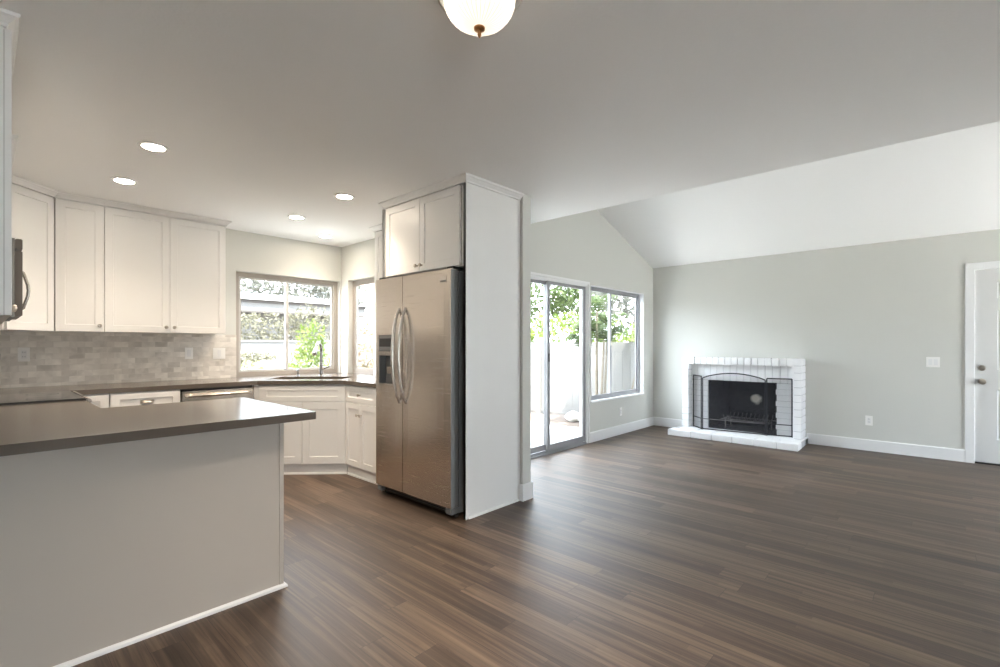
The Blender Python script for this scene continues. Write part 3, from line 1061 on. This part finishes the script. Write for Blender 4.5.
# range
rg = thing('range', 'steel kitchen range with black glass cooktop between the counters', 'range', (.445, 4.042, 0), PI / 2)
rw = .765
MB().box((.003, 0.0, .10), (rw - .003, .645, .915)).build('oven_body', GREYP, rg)
MB().bbox((0.002, -.028, .915), (rw - .002, .640, .9445), .003).build('cooktop_frame', BLACKP, rg)
MB().bbox((0.002, -.055, .914), (rw - .002, -.029, .944), .006).build('front_trim', STEELH, rg)
MB().box((.012, -.022, .944), (rw - .012, .63, .9475)).build('glass_cooktop', GLASSB, rg)
for cx, cy, r in ((.2, .14, .10), (.56, .14, .085), (.2, .46, .085), (.56, .46, .10)):
    MB().slab([(cx + r * math.cos(2 * PI * k / 28), cy + r * math.sin(2 * PI * k / 28)) for k in range(28)],
              [[(cx + (r - .004) * math.cos(2 * PI * k / 28), cy + (r - .004) * math.sin(2 * PI * k / 28)) for k in range(28)]], .9475, .9478).build('burner_ring', GREYP, rg)
MB().bbox((.003, -.055, .83), (rw - .003, 0, .913), .01).build('control_panel', BLACKP, rg)
for k in range(5):
    MB().lathe([(.001, 0), (.022, 0), (.020, -.024), (.016, -.028), (.001, -.028)], (.10 + k * .14, -.055, .868), 'Y', 16).build('knob', STEELH, rg, smooth=True)
MB().bbox((.005, -.035, .27), (rw - .005, 0, .82), .006).build('oven_door', STEEL, rg)
MB().box((.12, -.0365, .38), (rw - .12, -.034, .68)).build('oven_window', GLASSB, rg)
MB().tube([(.05, -.036, .765), (.05, -.075, .765), (rw - .05, -.075, .765), (rw - .05, -.036, .765)], .011, 10).build('oven_handle', STEELH, rg, smooth=True)
MB().bbox((.005, -.03, .10), (rw - .005, 0, .26), .006).build('drawer', STEEL, rg)
MB().box((.02, .03, 0), (rw - .02, .6, .10)).build('toe_kick', BLACKP, rg)

# microwave
mw = thing('microwave', 'dark steel over-the-range microwave with curved handle below a wall cabinet', 'microwave', (.150, 4.058, 0), PI / 2)
MB().box((0, 0, 1.455), (.745, .150 - XW - .001, 1.926)).build('housing', GREYP, mw)
MB().bbox((0, -.033, 1.462), (.56, -.001, 1.855), .006).build('door', DSTEEL, mw)
MB().box((.07, -.0345, 1.53), (.47, -.0325, 1.80)).build('door_window', GLASSB, mw)
MB().bbox((.563, -.033, 1.462), (.745, -.001, 1.855), .006).build('control_panel', GLASSB, mw)
MB().bbox((0, -.033, 1.862), (.745, -.001, 1.924), .004).build('vent_grille', DSTEEL, mw)
MB().tube([(.535, -.033, 1.52), (.535, -.060, 1.54), (.535, -.082, 1.62), (.535, -.086, 1.66), (.535, -.082, 1.70), (.535, -.060, 1.78), (.535, -.033, 1.80)], .010, 10).build('handle', STEELH, mw, smooth=True)

# ------------------------------------------------------------------ refrigerator
XF0 = 2.345
fr = thing('refrigerator', 'stainless steel side-by-side refrigerator with ice dispenser', 'refrigerator', (XF0, 3.622, 0), -PI / 2)
FWd = 3.622 - 2.648
MB().box((.006, .092, .03), (FWd - .008, .69, 1.84)).build('fridge_body', GREYP, fr)
MB().box((.010, .078, .09), (FWd - .012, .092, 1.83)).build('door_gasket', BLACKP, fr)
sx = 3.622 - 3.237
dz0, dz1 = .085, 1.853


CRV = .004


def fdoor(name, x0, x1, hole=None):
    bm = bmesh.new()
    n = 9
    # slightly crowned front
    pts = []
    for i in range(n):
        s = i / (n - 1)
        pts.append((x0 + (x1 - x0) * s, -.0 + CRV * (2 * s - 1) ** 4))
    mb_ = MB()
    if hole is None:
        poly = pts + [(x1, .078), (x0, .078)]
        mb_.slab(poly, [], dz0, dz1)
    else:
        a, b, za, zb = hole
        poly = pts + [(x1, .078), (x0, .078)]
        mb_.slab(poly, [], dz0, za)
        mb_.slab(poly, [], zb, dz1)

        def fy(x):
            s = (x - x0) / (x1 - x0)
            return CRV * (2 * s - 1) ** 4
        mb_.slab([(x0, fy(x0))] + [p for p in pts if x0 < p[0] < a] + [(a, fy(a)), (a, .078), (x0, .078)], [], za, zb)
        mb_.slab([(b, fy(b))] + [p for p in pts if b < p[0] < x1] + [(x1, fy(x1)), (x1, .078), (b, .078)], [], za, zb)
    bm.free()
    return mb_.build(name, STEEL, fr)


hl = (.045, .275, .945, 1.375)
fz = fdoor('freezer_door', 0, sx - .003, hl)
rd = fdoor('fridge_door', sx + .003, FWd)
# dispenser
a, b, za, zb = hl
ds = MB().box((a, .070, za), (b, .076, zb)).box((a, .004, za), (a + .006, .07, zb)).box((b - .006, .004, za), (b, .07, zb)).build('dispenser_recess', GREYP, fz)
MB().bbox((a + .004, -.004, zb - .135), (b - .004, .05, zb - .002), .006).build('dispenser_panel', GREYP, fz)
MB().box((a + .02, -.0052, zb - .10), (b - .02, -.0035, zb - .03)).build('dispenser_display', BLACKP, fz)
MB().bbox((a + .004, -.003, zb - .175), (b - .004, .045, zb - .140), .004).build('dispenser_lip', STEELH, fz)
MB().bbox((a + .09, .02, za + .10), (b - .05, .06, za + .16), .005).build('dispenser_paddle', STEELH, fz)
MB().bbox((a + .004, -.004, za + .002), (b - .004, .07, za + .018), .003).build('drip_tray', STEELH, fz)
# handles
for xx, par in ((sx - .040, fz), (sx + .046, rd)):
    pts, rs = [], []
    for i in range(15):
        s = i / 14
        pts.append((xx, .004 - .072 * math.sin(PI * s) ** .62, .815 + .775 * s))
        rs.append(.0115 + .004 * math.sin(PI * s))
    MB().tube(pts, rs, 10).build('handle', STEELH, par, smooth=True)
MB().box((FWd + .0002, .006, dz0 + .004), (FWd + .002, .076, dz1 - .004)).build('door_edge', GREYP, rd)
# badge, hinge cover, base grille
MB().bbox((FWd - .118, -.0015, 1.752), (FWd - .040, .010, 1.806), .002).build('badge', STEELH, rd)
MB().box((FWd - .110, -.0022, 1.758), (FWd - .048, -.0012, 1.772)).build('badge_band', GREYP, rd)
MB().bbox((FWd - .075, .03, dz1 + .001), (FWd - .006, .14, dz1 + .022), .004).build('hinge_cover', BLACKP, fr)
MB().bbox((.006, .03, dz1 + .001), (.075, .14, dz1 + .022), .004).build('hinge_cover', BLACKP, fr)
gm = MB().box((.02, .05, .028), (FWd - .02, .085, .075))
for k in range(3):
    gm.box((.03, .044, .034 + k * .014), (FWd - .03, .052, .040 + k * .014))
gm.build('base_grille', BLACKP, fr)
for xx in (.004, FWd - .074):
    MB().bbox((xx, .012, .030), (xx + .07, .11, .082), .008).build('foot_cover', GREYP, fr)
    MB().lathe([(.001, 0), (.02, 0), (.02, .03), (.001, .03)], (xx + .035, .09, 0), seg=12).build('foot', BLACKP, fr)
    MB().lathe([(.001, 0), (.02, 0), (.02, .03), (.001, .03)], (xx + .035, .65, 0), seg=12).build('foot', BLACKP, fr)


# ------------------------------------------------------------------ outlets and switches
def plate(name, label, cat, loc, rz, w=.072, h=.117, toggles=0, outlets=0):
    root = thing(name, label, cat, loc, rz)
    MB().bbox((-w / 2, -.006, -h / 2), (w / 2, 0, h / 2), .002).build('cover_plate', PLATE, root)
    for i in range(toggles):
        cx = (i - (toggles - 1) / 2) * .046
        MB().bbox((cx - .017, -.009, -.034), (cx + .017, -.005, .034), .0015).build('rocker', TRIM, root)
    for i in range(outlets):
        cx = (i - (outlets - 1) / 2) * .046
        fc = MB().bbox((cx - .017, -.008, -.034), (cx + .017, -.005, .034), .0015).build('receptacle', TRIM, root)
        for zz in (-.018, .018):
            for xx in (-.0065, .0065):
                MB().box((cx + xx - .0015, -.0085, zz - .005), (cx + xx + .0015, -.0078, zz + .006)).build('slot', PLATED, fc)
    return root


YT = YK - .008
plate('outlet', 'white outlet on the tile near the range corner', 'outlet', (.262, YT, 1.21), 0, outlets=1)
plate('light_switch', 'white single switch on the tile under the double-door cabinet', 'switch', (1.457, YT, 1.205), 0, toggles=1)
plate('light_switch', 'wide white switch plate on the tile beside the kitchen window', 'switch', (1.735, YT, 1.20), 0, w=.118, toggles=1, outlets=1)
plate('outlet', 'white outlet between the small window and the refrigerator', 'outlet', (XK - .008, 4.80, 1.24), -PI / 2, outlets=1)
plate('outlet', 'white outlet on the grey wall under the living room window', 'outlet', (6.29, YS, .325), 0, outlets=1)
plate('outlet', 'white outlet low on the wall between fireplace and door', 'outlet', (XE, .64, .367), -PI / 2, outlets=1)
plate('light_switch', 'white double switch on the wall beside the entry door', 'switch', (XE, .060, 1.095), -PI / 2, w=.118, toggles=2)


# ------------------------------------------------------------------ lamps
SPOT_W = 18.5


def recessed(loc, label):
    root = thing('recessed_light', label, 'ceiling light', loc, 0, 'recessed ceiling lights over the kitchen')
    vs = [(.084, -.001), (.082, -.006), (.062, -.008), (.060, -.004)]
    mb = MB()
    seg = 32
    v, f_ = [], []
    for r, z in vs + [(.060, -.0005), (.084, -.0005)]:
        for k in range(seg):
            v.append((r * math.cos(2 * PI * k / seg), r * math.sin(2 * PI * k / seg), z))
    for i in range(6):
        j = (i + 1) % 6
        for k in range(seg):
            k2 = (k + 1) % seg
            f_.append((i * seg + k, i * seg + k2, j * seg + k2, j * seg + k))
    mb.add(v, f_)
    mb.build('trim_ring', TRIM, root, smooth=True)
    MB().lathe([(.001, -.0045), (.0598, -.0045), (.0598, -.0008), (.001, -.0008)], (0, 0, 0), seg=32).build('lens', LIT, root)
    ld = bpy.data.lights.new('recessed_lamp', 'SPOT')
    ld.energy = SPOT_W
    ld.color = (1.0, 0.83, 0.64)
    ld.spot_size = math.radians(122)
    ld.spot_blend = 1.0
    ld.shadow_soft_size = .055
    lo = bpy.data.objects.new('recessed_lamp', ld)
    COL.objects.link(lo)
    lo.parent = root
    lo.location = (0, 0, -.012)
    return root


r0 = recessed((.750, 3.65, ZC), 'recessed ceiling light closest to the camera, over the peninsula end of the range')
dup(r0, (.755, 4.57, ZC), 'recessed ceiling light in front of the single-door wall cabinet')
dup(r0, (2.085, 3.69, ZC), 'recessed ceiling light beside the cabinet over the refrigerator')
dup(r0, (2.107, 4.63, ZC), 'recessed ceiling light in the middle of the kitchen, second from the window corner')
dup(r0, (2.70, 5.20, ZC), 'recessed ceiling light in the window corner over the sink')

dl = thing('dome_light', 'flush dome ceiling light with ribbed glass bowl and bronze finial', 'ceiling light', (1.19, 1.19, ZC))
MB().lathe([(.001, -.0005), (.156, -.0005), (.158, -.010), (.149, -.030), (.134, -.042), (.122, -.046), (.001, -.035)], (0, 0, 0), seg=48).build('canopy', NICKEL, dl, smooth=True)
pr = []
for i in range(12):
    a = PI / 2 * i / 11
    pr.append((max(.124 * math.cos(a), .002), -.042 - .098 * math.sin(a)))
MB().lathe(pr, (0, 0, 0), seg=144, ribs=36, rib=.02).build('glass_bowl', BOWL, dl, smooth=True)
MB().lathe([(.001, -.138), (.020, -.139), (.019, -.145), (.008, -.150), (.006, -.158), (.007, -.163), (.003, -.172), (.0005, -.174)], (0, 0, 0), seg=20).build('finial', BRASS, dl, smooth=True)

ld = bpy.data.lights.new('dome_lamp', 'SPOT')
ld.energy = 42.0
ld.color = (1.0, 0.86, 0.72)
ld.spot_size = math.radians(100)
ld.spot_blend = 1.0
ld.shadow_soft_size = .10
lo = bpy.data.objects.new('dome_lamp', ld)
COL.objects.link(lo)
lo.parent = dl
lo.location = (0, 0, -.185)

# ------------------------------------------------------------------ fireplace
rnd = random.Random(4)


def brick(mb, lo, hi, j=.003, r=.006):
    lo = [lo[i] + rnd.uniform(-j, j) * (.5 if i else 1) for i in range(3)]
    hi = [hi[i] + rnd.uniform(-j, j) * (.5 if i else 1) for i in range(3)]
    mb.bbox(lo, hi, r)


fp = thing('fireplace', 'white painted brick fireplace with raised hearth on the grey wall', 'fireplace', (0, 0, 0))
HZ = .086
# hearth: large bricks along the front, a mortar bed behind
G = .003
hb = MB()
mo = MB().box((6.712, 1.275, 0), (7.359, 2.870, HZ - .010))
edges = [1.262, 1.50, 1.76, 2.02, 2.28, 2.56, 2.885]
for i in range(len(edges) - 1):
    brick(hb, (6.70, edges[i] + G, 0), (6.905, edges[i + 1] - G, HZ), .004, .007)
    hm = edges[i] + .12
    brick(hb, (6.912, max(1.275, hm - .13) + G, 0), (7.18, min(2.865, hm + .13) - G, HZ - .002), .002, .006)
hb.box((7.187, 1.275, 0), (7.355, 2.86, HZ - .004))
hb.build('hearth_bricks', BRICKW, fp)
XP = 7.08
ZT = 1.112
course = .0935
for y0, y1 in ((2.730, 2.828), (1.300, 1.392)):
    pb = MB()
    mo.box((XP + .012, y0 + .010, HZ - .002), (7.359, y1 - .010, ZT - .02))
    zz = HZ
    k = 0
    while zz < ZT - .02:
        z1 = min(zz + course, ZT)
        brick(pb, (XP, y0, zz + G), (7.205, y1, z1 - G), .004, .006)
        brick(pb, (7.212, y0 + .002, zz + G), (7.355, y1 - .002, z1 - G), .002, .006)
        zz = z1
        k += 1
    pb.build('brick_pilaster', BRICKW, fp)
lb = MB()
mo.box((XP + .014, 1.385, 1.026), (7.359, 2.730, ZT - .014))
nb = 16
wb = (2.730 - 1.385) / nb
for i in range(nb):
    dx = rnd.choice([0, .008, -.007, .003])
    brick(lb, (XP + dx, 1.385 + i * wb + G, 1.013), (7.352, 1.385 + (i + 1) * wb - G, ZT), .003, .006)
lb.build('brick_lintel', BRICKW, fp)
# inner face with soldier course over the opening and stacked sides
ib = MB()
XI = 7.20
mo.slab([(1.385, HZ - .004), (FB[0], HZ - .004), (FB[0], FB[3]), (FB[1], FB[3]), (FB[1], HZ - .004), (2.73, HZ - .004), (2.73, 1.016), (1.385, 1.016)], [], XI + .010, 7.358, 'YZ')
mo.build('mortar_bed', MORTARW, fp)
ns = 15
wb = (2.730 - 1.385) / ns
for i in range(ns):
    brick(ib, (XI, 1.385 + i * wb + G * .8, FB[3]), (XI + .03, 1.385 + (i + 1) * wb - G * .8, 1.012), .002, .004)
for y0, y1 in ((1.385, FB[0]), (FB[1], 2.73)):
    zz = HZ - .002
    k = 0
    while zz < FB[3] - .01:
        z1 = min(zz + .077, FB[3])
        ja = .012 * (k % 2)
        brick(ib, (XI, y0 + .001, zz + G * .7), (XI + .03, y1 - .001 + (ja if y1 == FB[0] else 0), z1 - G * .7), .002, .004)
        zz = z1
        k += 1
ib.build('brick_face', BRICKW, fp)
# firebox
fb = MB()
ya, yb, yc, yd = FB[0], FB[1], FB[0] + .12, FB[1] - .12
X0, X1 = XI + .032, 7.74
zt = FB[3]
for quad in ([(X0, ya, HZ), (X1, yc, HZ), (X1, yc, zt + .12), (X0, ya, zt)], [(X0, yb, HZ), (X1, yd, HZ), (X1, yd, zt + .12), (X0, yb, zt)],
             [(X1, yc, HZ), (X1, yd, HZ), (X1, yd, zt + .12), (X1, yc, zt + .12)], [(X0, ya, HZ - .003), (X0, yb, HZ - .003), (X1, yd, HZ - .003), (X1, yc, HZ - .003)],
             [(X0, ya, zt), (X0, yb, zt), (X1, yd, zt + .12), (X1, yc, zt + .12)]):
    fb.add(quad, [(0, 1, 2, 3)])
fo = fb.build('firebox', SOOT, fp)
so = fo.modifiers.new('thickness', 'SOLIDIFY')
so.thickness = .02
so.offset = -1 if False else 0
# grate
gt = thing('fire_grate', 'grey iron log grate standing inside the dark firebox', 'fire grate', (7.44, 2.02, HZ + .008))
gb = MB()
for yy in (-.30, .30):
    for xx in (-.12, .12):
        gb.tube([(xx, yy * .9, 0), (xx, yy * .9, .13)], .009, 8)
gb.build('legs', IRONG, gt)
bm_ = MB()
for xx in (-.13, .13):
    bm_.tube([(xx, -.33, .13), (xx, .33, .13)], .009, 8)
bm_.build('rail', IRONG, gt)
bm_ = MB()
for i in range(11):
    yy = -.28 + i * .056
    bm_.tube([(-.17, yy, .185), (-.14, yy, .142), (.10, yy, .142), (.15, yy, .20)], .007, 8)
bm_.build('grate_bars', IRONG, gt)

# screen
scn = thing('fireplace_screen', 'black three-panel arched wire screen standing on the hearth', 'fireplace screen', (0, 0, HZ + .001))
P = [(7.165, 2.690), (6.985, 2.500), (7.085, 1.708), (7.165, 1.420)]


def screen_panel(p0, p1, h0, arch, first):
    n = 12
    top = []
    for i in range(n + 1):
        s = i / n
        top.append((p0[0] + (p1[0] - p0[0]) * s, p0[1] + (p1[1] - p0[1]) * s, h0 + arch * math.sin(PI * s) ** .8))
    root = MB()
    root.tube([(p0[0], p0[1], 0)] + top[:1], .008, 8)
    root.tube(top, .008, 8)
    root.tube([top[-1], (p1[0], p1[1], 0)], .008, 8)
    root.tube([(p0[0], p0[1], .012), (p1[0], p1[1], .012)], .007, 8)
    o = root.build('screen_frame', IRON, scn)
    MB().tube([(p0[0], p0[1], .155), (p1[0], p1[1], .155)], .006, 8).build('cross_rail', IRONG if first == 1 else IRON, o)
    m = MB()
    v = top + [(t_[0], t_[1], .012) for t_ in top]
    m.add(v, [(i, i + 1, n + 2 + i, n + 1 + i) for i in range(n)])
    m.build('wire_mesh', MESHM, o)
    return o


screen_panel((P[0][0], P[0][1]), (P[1][0], P[1][1] + .012), .758, 0, 0)
screen_panel((P[1][0] + .002, P[1][1] - .006), (P[2][0] - .002, P[2][1] + .006), .735, .075, 1)
screen_panel((P[2][0], P[2][1] - .012), (P[3][0], P[3][1]), .758, 0, 2)

# ------------------------------------------------------------------ outside
struct(MB().slab([(-30, 3.5), (40, 3.5), (40, 60), (-30, 60)], [], GZ - .1, GZ).build('ground', DIRT), 'pale dry ground of the yard', 'ground')
struct(MB().slab([(-30, -40), (40, -40), (40, YB - .14), (-30, YB - .14)], [], GZ - .1, GZ).build('ground_street', CONC), 'pale paving on the street side', 'ground')
struct(MB().slab([(-25, YB - .1), (XD - .16, YB - .1), (XD - .16, 8), (-25, 8)], [], GZ - .099, GZ + .001).build('ground_side', CONC), 'pale paving beside the dining area', 'ground')
struct(MB().slab([(3.28, YS + .07), (6.95, YS + .07), (6.95, 4.40), (3.28, 4.40)], [], GZ - .05, GZ + .03).build('patio_slab', SLAB), 'pale concrete patio slab outside the sliding door', 'patio')
struct(MB().slab([(XK + .13, 4.405), (6.9, 4.405), (6.6, 6.3), (4.6, 6.3), (XK + .13, 5.3)], [], GZ - .02, GZ + .012).build('patio_path', PALEG), 'bright gravel area beyond the patio slab', 'patio')
struct(MB().slab([(-6, 5.9), (3.9, 5.9), (4.6, 6.32), (7.6, 6.6), (7.6, 12.8), (-6, 12.8)], [], GZ - .02, GZ + .008).build('ground_yard', YARD), 'bright paving outside the kitchen windows', 'ground')

FX = 7.80
fe = thing('vinyl_fence', 'white vinyl board fence beyond the sliding patio door', 'fence', (FX, 3.60, GZ))
for k in range(4):
    y0 = k * 2.4
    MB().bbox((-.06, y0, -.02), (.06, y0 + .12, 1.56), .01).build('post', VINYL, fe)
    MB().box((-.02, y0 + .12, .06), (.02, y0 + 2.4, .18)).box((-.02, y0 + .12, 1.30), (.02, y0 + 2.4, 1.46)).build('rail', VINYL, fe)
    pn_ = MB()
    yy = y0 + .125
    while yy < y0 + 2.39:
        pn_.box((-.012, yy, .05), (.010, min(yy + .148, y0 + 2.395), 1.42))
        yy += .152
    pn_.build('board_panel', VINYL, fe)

bwall = thing('garden_wall', 'long white garden wall across the yard seen through the kitchen window', 'garden wall', (1.5, 13.2, GZ))
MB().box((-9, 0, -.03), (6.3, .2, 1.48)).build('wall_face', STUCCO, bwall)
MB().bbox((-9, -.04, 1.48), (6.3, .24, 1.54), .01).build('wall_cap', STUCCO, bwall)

nh = thing('neighbor_house', 'pale low house with long eaves beyond the garden wall', 'house', (0, 17, GZ))
MB().box((-6, .6, -.02), (10.0, 7, 2.55)).build('house_wall', HOUSEM, nh)
MB().box((-6.5, 0.02, 2.55), (10.5, .10, 2.84)).box((-6.4, .1, 2.55), (10.4, .62, 2.58)).build('eave_board', HOUSEM, nh)
MB().box((-6.55, 0.0, 2.83), (10.55, .06, 2.93)).box((-6.5, .01, 2.50), (10.5, .06, 2.56)).build('gutter', FASC, nh)
MB().slab([(-.1, 2.935), (4.0, 3.55), (8.2, 2.935)], [], -6.6, 10.6, 'YZ').build('roof', ROOFM, nh)


def leaves(name, mat, parent, blobs, size, seed, droop=0.0):
    rn = random.Random(seed)
    mb = MB()
    vs, fs = [], []
    for (cx, cy, cz), (rx, ry, rz), n in blobs:
        for _ in range(n):
            while True:
                a, b, c = rn.uniform(-1, 1), rn.uniform(-1, 1), rn.uniform(-1, 1)
                if .15 < a * a + b * b + c * c < 1:
                    break
            # loosely gathered into tufts
            p = Vector((cx + a * rx, cy + b * ry, cz + c * rz))
            d = Vector((rn.gauss(0, 1), rn.gauss(0, 1), rn.gauss(0, 1) - droop)).normalized()
            e = d.cross(Vector((rn.gauss(0, 1), rn.gauss(0, 1), rn.gauss(0, 1)))).normalized()
            s = size * rn.uniform(.6, 1.3)
            b0 = len(vs)
            vs += [tuple(p - d * s), tuple(p + e * s * .38 + d * s * .0), tuple(p + d * s), tuple(p - e * s * .38)]
            fs.append((b0, b0 + 1, b0 + 2, b0 + 3))
    mb.add(vs, fs)
    return mb.build(name, mat, parent)


def plant(name, label, cat, loc, stems, blobs, mat, size, seed, group=None, stem_mat=None, droop=0.0):
    root = thing(name, label, cat, loc, 0, group)
    for st in stems:
        pts, r0_, r1_ = st
        k = len(pts)
        MB().tube(pts, [r0_ + (r1_ - r0_) * i / (k - 1) for i in range(k)], 8).build('stem' if r0_ < .04 else 'trunk', stem_mat or BARK, root, smooth=True)
    leaves('foliage', mat, root, blobs, size, seed, droop)
    return root


# seen through the sliding door and living window
plant('shrub', 'bright lime green shrub rising behind the white vinyl fence', 'shrub', (9.6, 6.6, GZ), [([(0, 0, -.05), (0, 0, 1.2)], .05, .03)],
      [((0, 0, 1.45), (.9, 1.9, .75), 1500), ((-.2, 1.6, 1.35), (.7, .9, .65), 700), ((0, -1.6, 1.25), (.7, 1.0, .6), 600)], L_LIME, .085, 1)
plant('tree', 'leafy green tree behind the lime shrub, seen through the sliding door', 'tree', (13.8, 10.6, GZ), [([(0, 0, -.05), (.1, 0, 1.6), (0, .1, 2.6)], .13, .07)],
      [((0, 0, 3.6), (1.7, 1.9, 1.2), 1900), ((.3, -1.5, 2.9), (1.2, 1.2, .9), 900), ((0, 1.5, 2.7), (1.0, 1.1, .8), 600)], L_GREEN, .12, 2)
plant('tree', 'pale grey-green tree behind the fence, seen through the living room window', 'tree', (12.3, 6.2, GZ), [([(0, 0, -.05), (0, .1, 1.5), (.1, 0, 2.4)], .12, .06)],
      [((0, 0, 3.1), (1.5, 1.3, 1.1), 1500), ((0, -.9, 2.3), (1.0, .9, .7), 600)], L_GREY, .11, 3)
cst = []
rn = random.Random(8)
for k in range(9):
    x, y = rn.uniform(-.12, .12), rn.uniform(-.14, .14)
    ht = rn.uniform(1.3, 2.0)
    cst.append(([(x, y, -.05), (x * 1.2, y * 1.2, ht * .5), (x * 1.6, y * 1.6, ht)], .026, .016))
pl_ = thing('palm_cluster', 'clump of slender green palms on bare canes outside the window', 'palm', (7.16, 4.34, GZ))
for pts, a_, b_ in cst:
    MB().tube(pts, [a_, (a_ + b_) / 2, b_], 8).build('cane', CANE, pl_, smooth=True)
fm = MB()
for pts, a_, b_ in cst:
    top = Vector(pts[-1])
    for k in range(7):
        az = rn.uniform(0, 2 * PI)
        ln = rn.uniform(.4, .62)
        prev = top
        ribp = []
        for i in range(9):
            s = i / 8
            ribp.append(top + Vector((math.cos(az) * ln * .75 * s, math.sin(az) * ln * .75 * s, ln * 1.45 * s - ln * 1.15 * s * s)))
        for i in range(1, 9):
            t_ = (ribp[i] - ribp[i - 1]).normalized()
            sd = t_.cross(Vector((0, 0, 1))).normalized()
            for sg in (-1, 1):
                for jj in (0, .5):
                    o_ = ribp[i - 1].lerp(ribp[i], jj)
                    tip = o_ + sd * sg * .20 * (1 - .55 * i / 8) + t_ * .07 + Vector((0, 0, -.05))
                    w_ = t_ * .012
                    fm.add([o_ - w_, o_ + w_, tip], [(0, 1, 2)])
fm.build('fronds', L_GREEN, pl_)
rk = MB()
bm = bmesh.new()
bmesh.ops.create_icosphere(bm, subdivisions=2, radius=.14)
for v in bm.verts:
    v.co *= 1 + rnd.uniform(-.18, .18)
    v.co.z *= .75
rk.from_bm(bm)
ro = tag(rk.build('rock', STONE), 'pale rock at the foot of the white vinyl fence', 'rock')
ro.location = (7.42, 4.98, GZ + .085)
st = tag(MB().tube([(0, 0, 0), (.25, -.22, 1.35)], .014, 8).build('garden_stake', CANE), 'bare wooden stake leaning on the fence outside the living room window', 'stake')
st.location = (7.42, 3.98, GZ - .01)
# seen through the kitchen windows
plant('shrub', 'bright green upright shrub just outside the wide kitchen window', 'shrub', (3.55, 7.35, GZ), [([(0, 0, -.05), (0, 0, 1.0)], .035, .02)],
      [((0, 0, .95), (.36, .36, .55), 900), ((.04, 0, 1.45), (.24, .24, .38), 380), ((.34, -.2, .85), (.22, .22, .35), 260), ((-.05, .05, .55), (.36, .3, .4), 350)], L_LIME, .042, 11)
plant('shrub', 'pale sage shrub low in the far pane of the wide kitchen window', 'shrub', (3.2, 8.9, GZ), [([(0, 0, -.05), (0, 0, .4)], .025, .02)],
      [((0, 0, .75), (.42, .4, .45), 420)], L_SAGE, .05, 12)
plant('shrub', 'small sage shrub in the middle of the yard before the garden wall', 'shrub', (4.5, 9.3, GZ), [([(0, 0, -.05), (0, 0, .3)], .02, .015)],
      [((0, 0, .55), (.35, .35, .4), 220)], L_SAGE, .05, 13)
plant('bush', 'olive bush spreading above the white garden wall', 'bush', (5.6, 14.6, GZ), [([(0, 0, -.05), (0, 0, 1.2)], .06, .04)],
      [((0, 0, 1.75), (1.5, .8, .62), 1300), ((1.5, 0, 1.95), (.9, .7, .75), 700), ((-1.2, 0, 1.6), (.7, .6, .45), 350)], L_OLIVE, .075, 14)
plant('tree', 'grey-green tree over the roof of the neighboring house', 'tree', (11.5, 27, GZ), [([(0, 0, -.05), (.1, 0, 2.4), (0, 0, 4.0)], .2, .1)],
      [((0, 0, 5.0), (2.9, 2.0, 1.6), 2000), ((3.0, 0, 4.6), (1.8, 1.6, 1.3), 1000)], L_GREY, .16, 15)
plant('tree', 'smaller grey-green tree above the end of the neighboring roof', 'tree', (17.8, 31.5, GZ), [([(0, 0, -.05), (0, .1, 2.2), (.1, 0, 3.6)], .18, .1)],
      [((0, 0, 4.7), (2.0, 1.8, 1.5), 1500)], L_GREY, .16, 16)
plant('shrub', 'rusty pink shrub filling the small kitchen window', 'shrub', (5.5, 8.55, GZ), [([(0, 0, -.05), (0, .05, 1.1)], .04, .02)],
      [((0, 0, 1.25), (.5, .5, .65), 900), ((.1, 0, .7), (.5, .5, .5), 500)], L_PINK, .05, 17)
plant('hedge', 'low olive hedge in front of the garden wall', 'hedge', (4.1, 12.3, GZ), [([(0, 0, -.05), (0, 0, .8)], .04, .03)],
      [((0, 0, 1.12), (1.1, .22, .14), 700)], L_OLIVE, .05, 18)


# daylight sampling through the seen openings and the two added behind the camera
def portal(name, loc, rot, sx_, sz_):
    d = bpy.data.lights.new(name, 'AREA')
    d.shape = 'RECTANGLE'
    d.size, d.size_y = sx_, sz_
    d.cycles.is_portal = True
    o = bpy.data.objects.new(name, d)
    COL.objects.link(o)
    o.location = loc
    o.rotation_euler = rot


portal('portal_patio', ((SD[0] + SD[1]) / 2, YS + .14, 1.05), (-PI / 2, 0, 0), 1.7, 2.05)
portal('portal_living', ((LW[0] + LW[1]) / 2, YS + .14, 1.31), (-PI / 2, 0, 0), 1.5, 1.5)
portal('portal_kitchen', ((KN[0] + KN[1]) / 2, YK + .13, 1.52), (-PI / 2, 0, 0), 1.2, 1.15)
portal('portal_sink', (XK + .13, (KE[0] + KE[1]) / 2, 1.52), (PI / 2, 0, PI / 2), .55, 1.15)
portal('portal_street', (6.15, YB - .14, 1.1), (PI / 2, 0, 0), 1.7, 2.1)
portal('portal_dining', (-1.1, YB - .14, 1.1), (PI / 2, 0, 0), 1.0, 2.1)
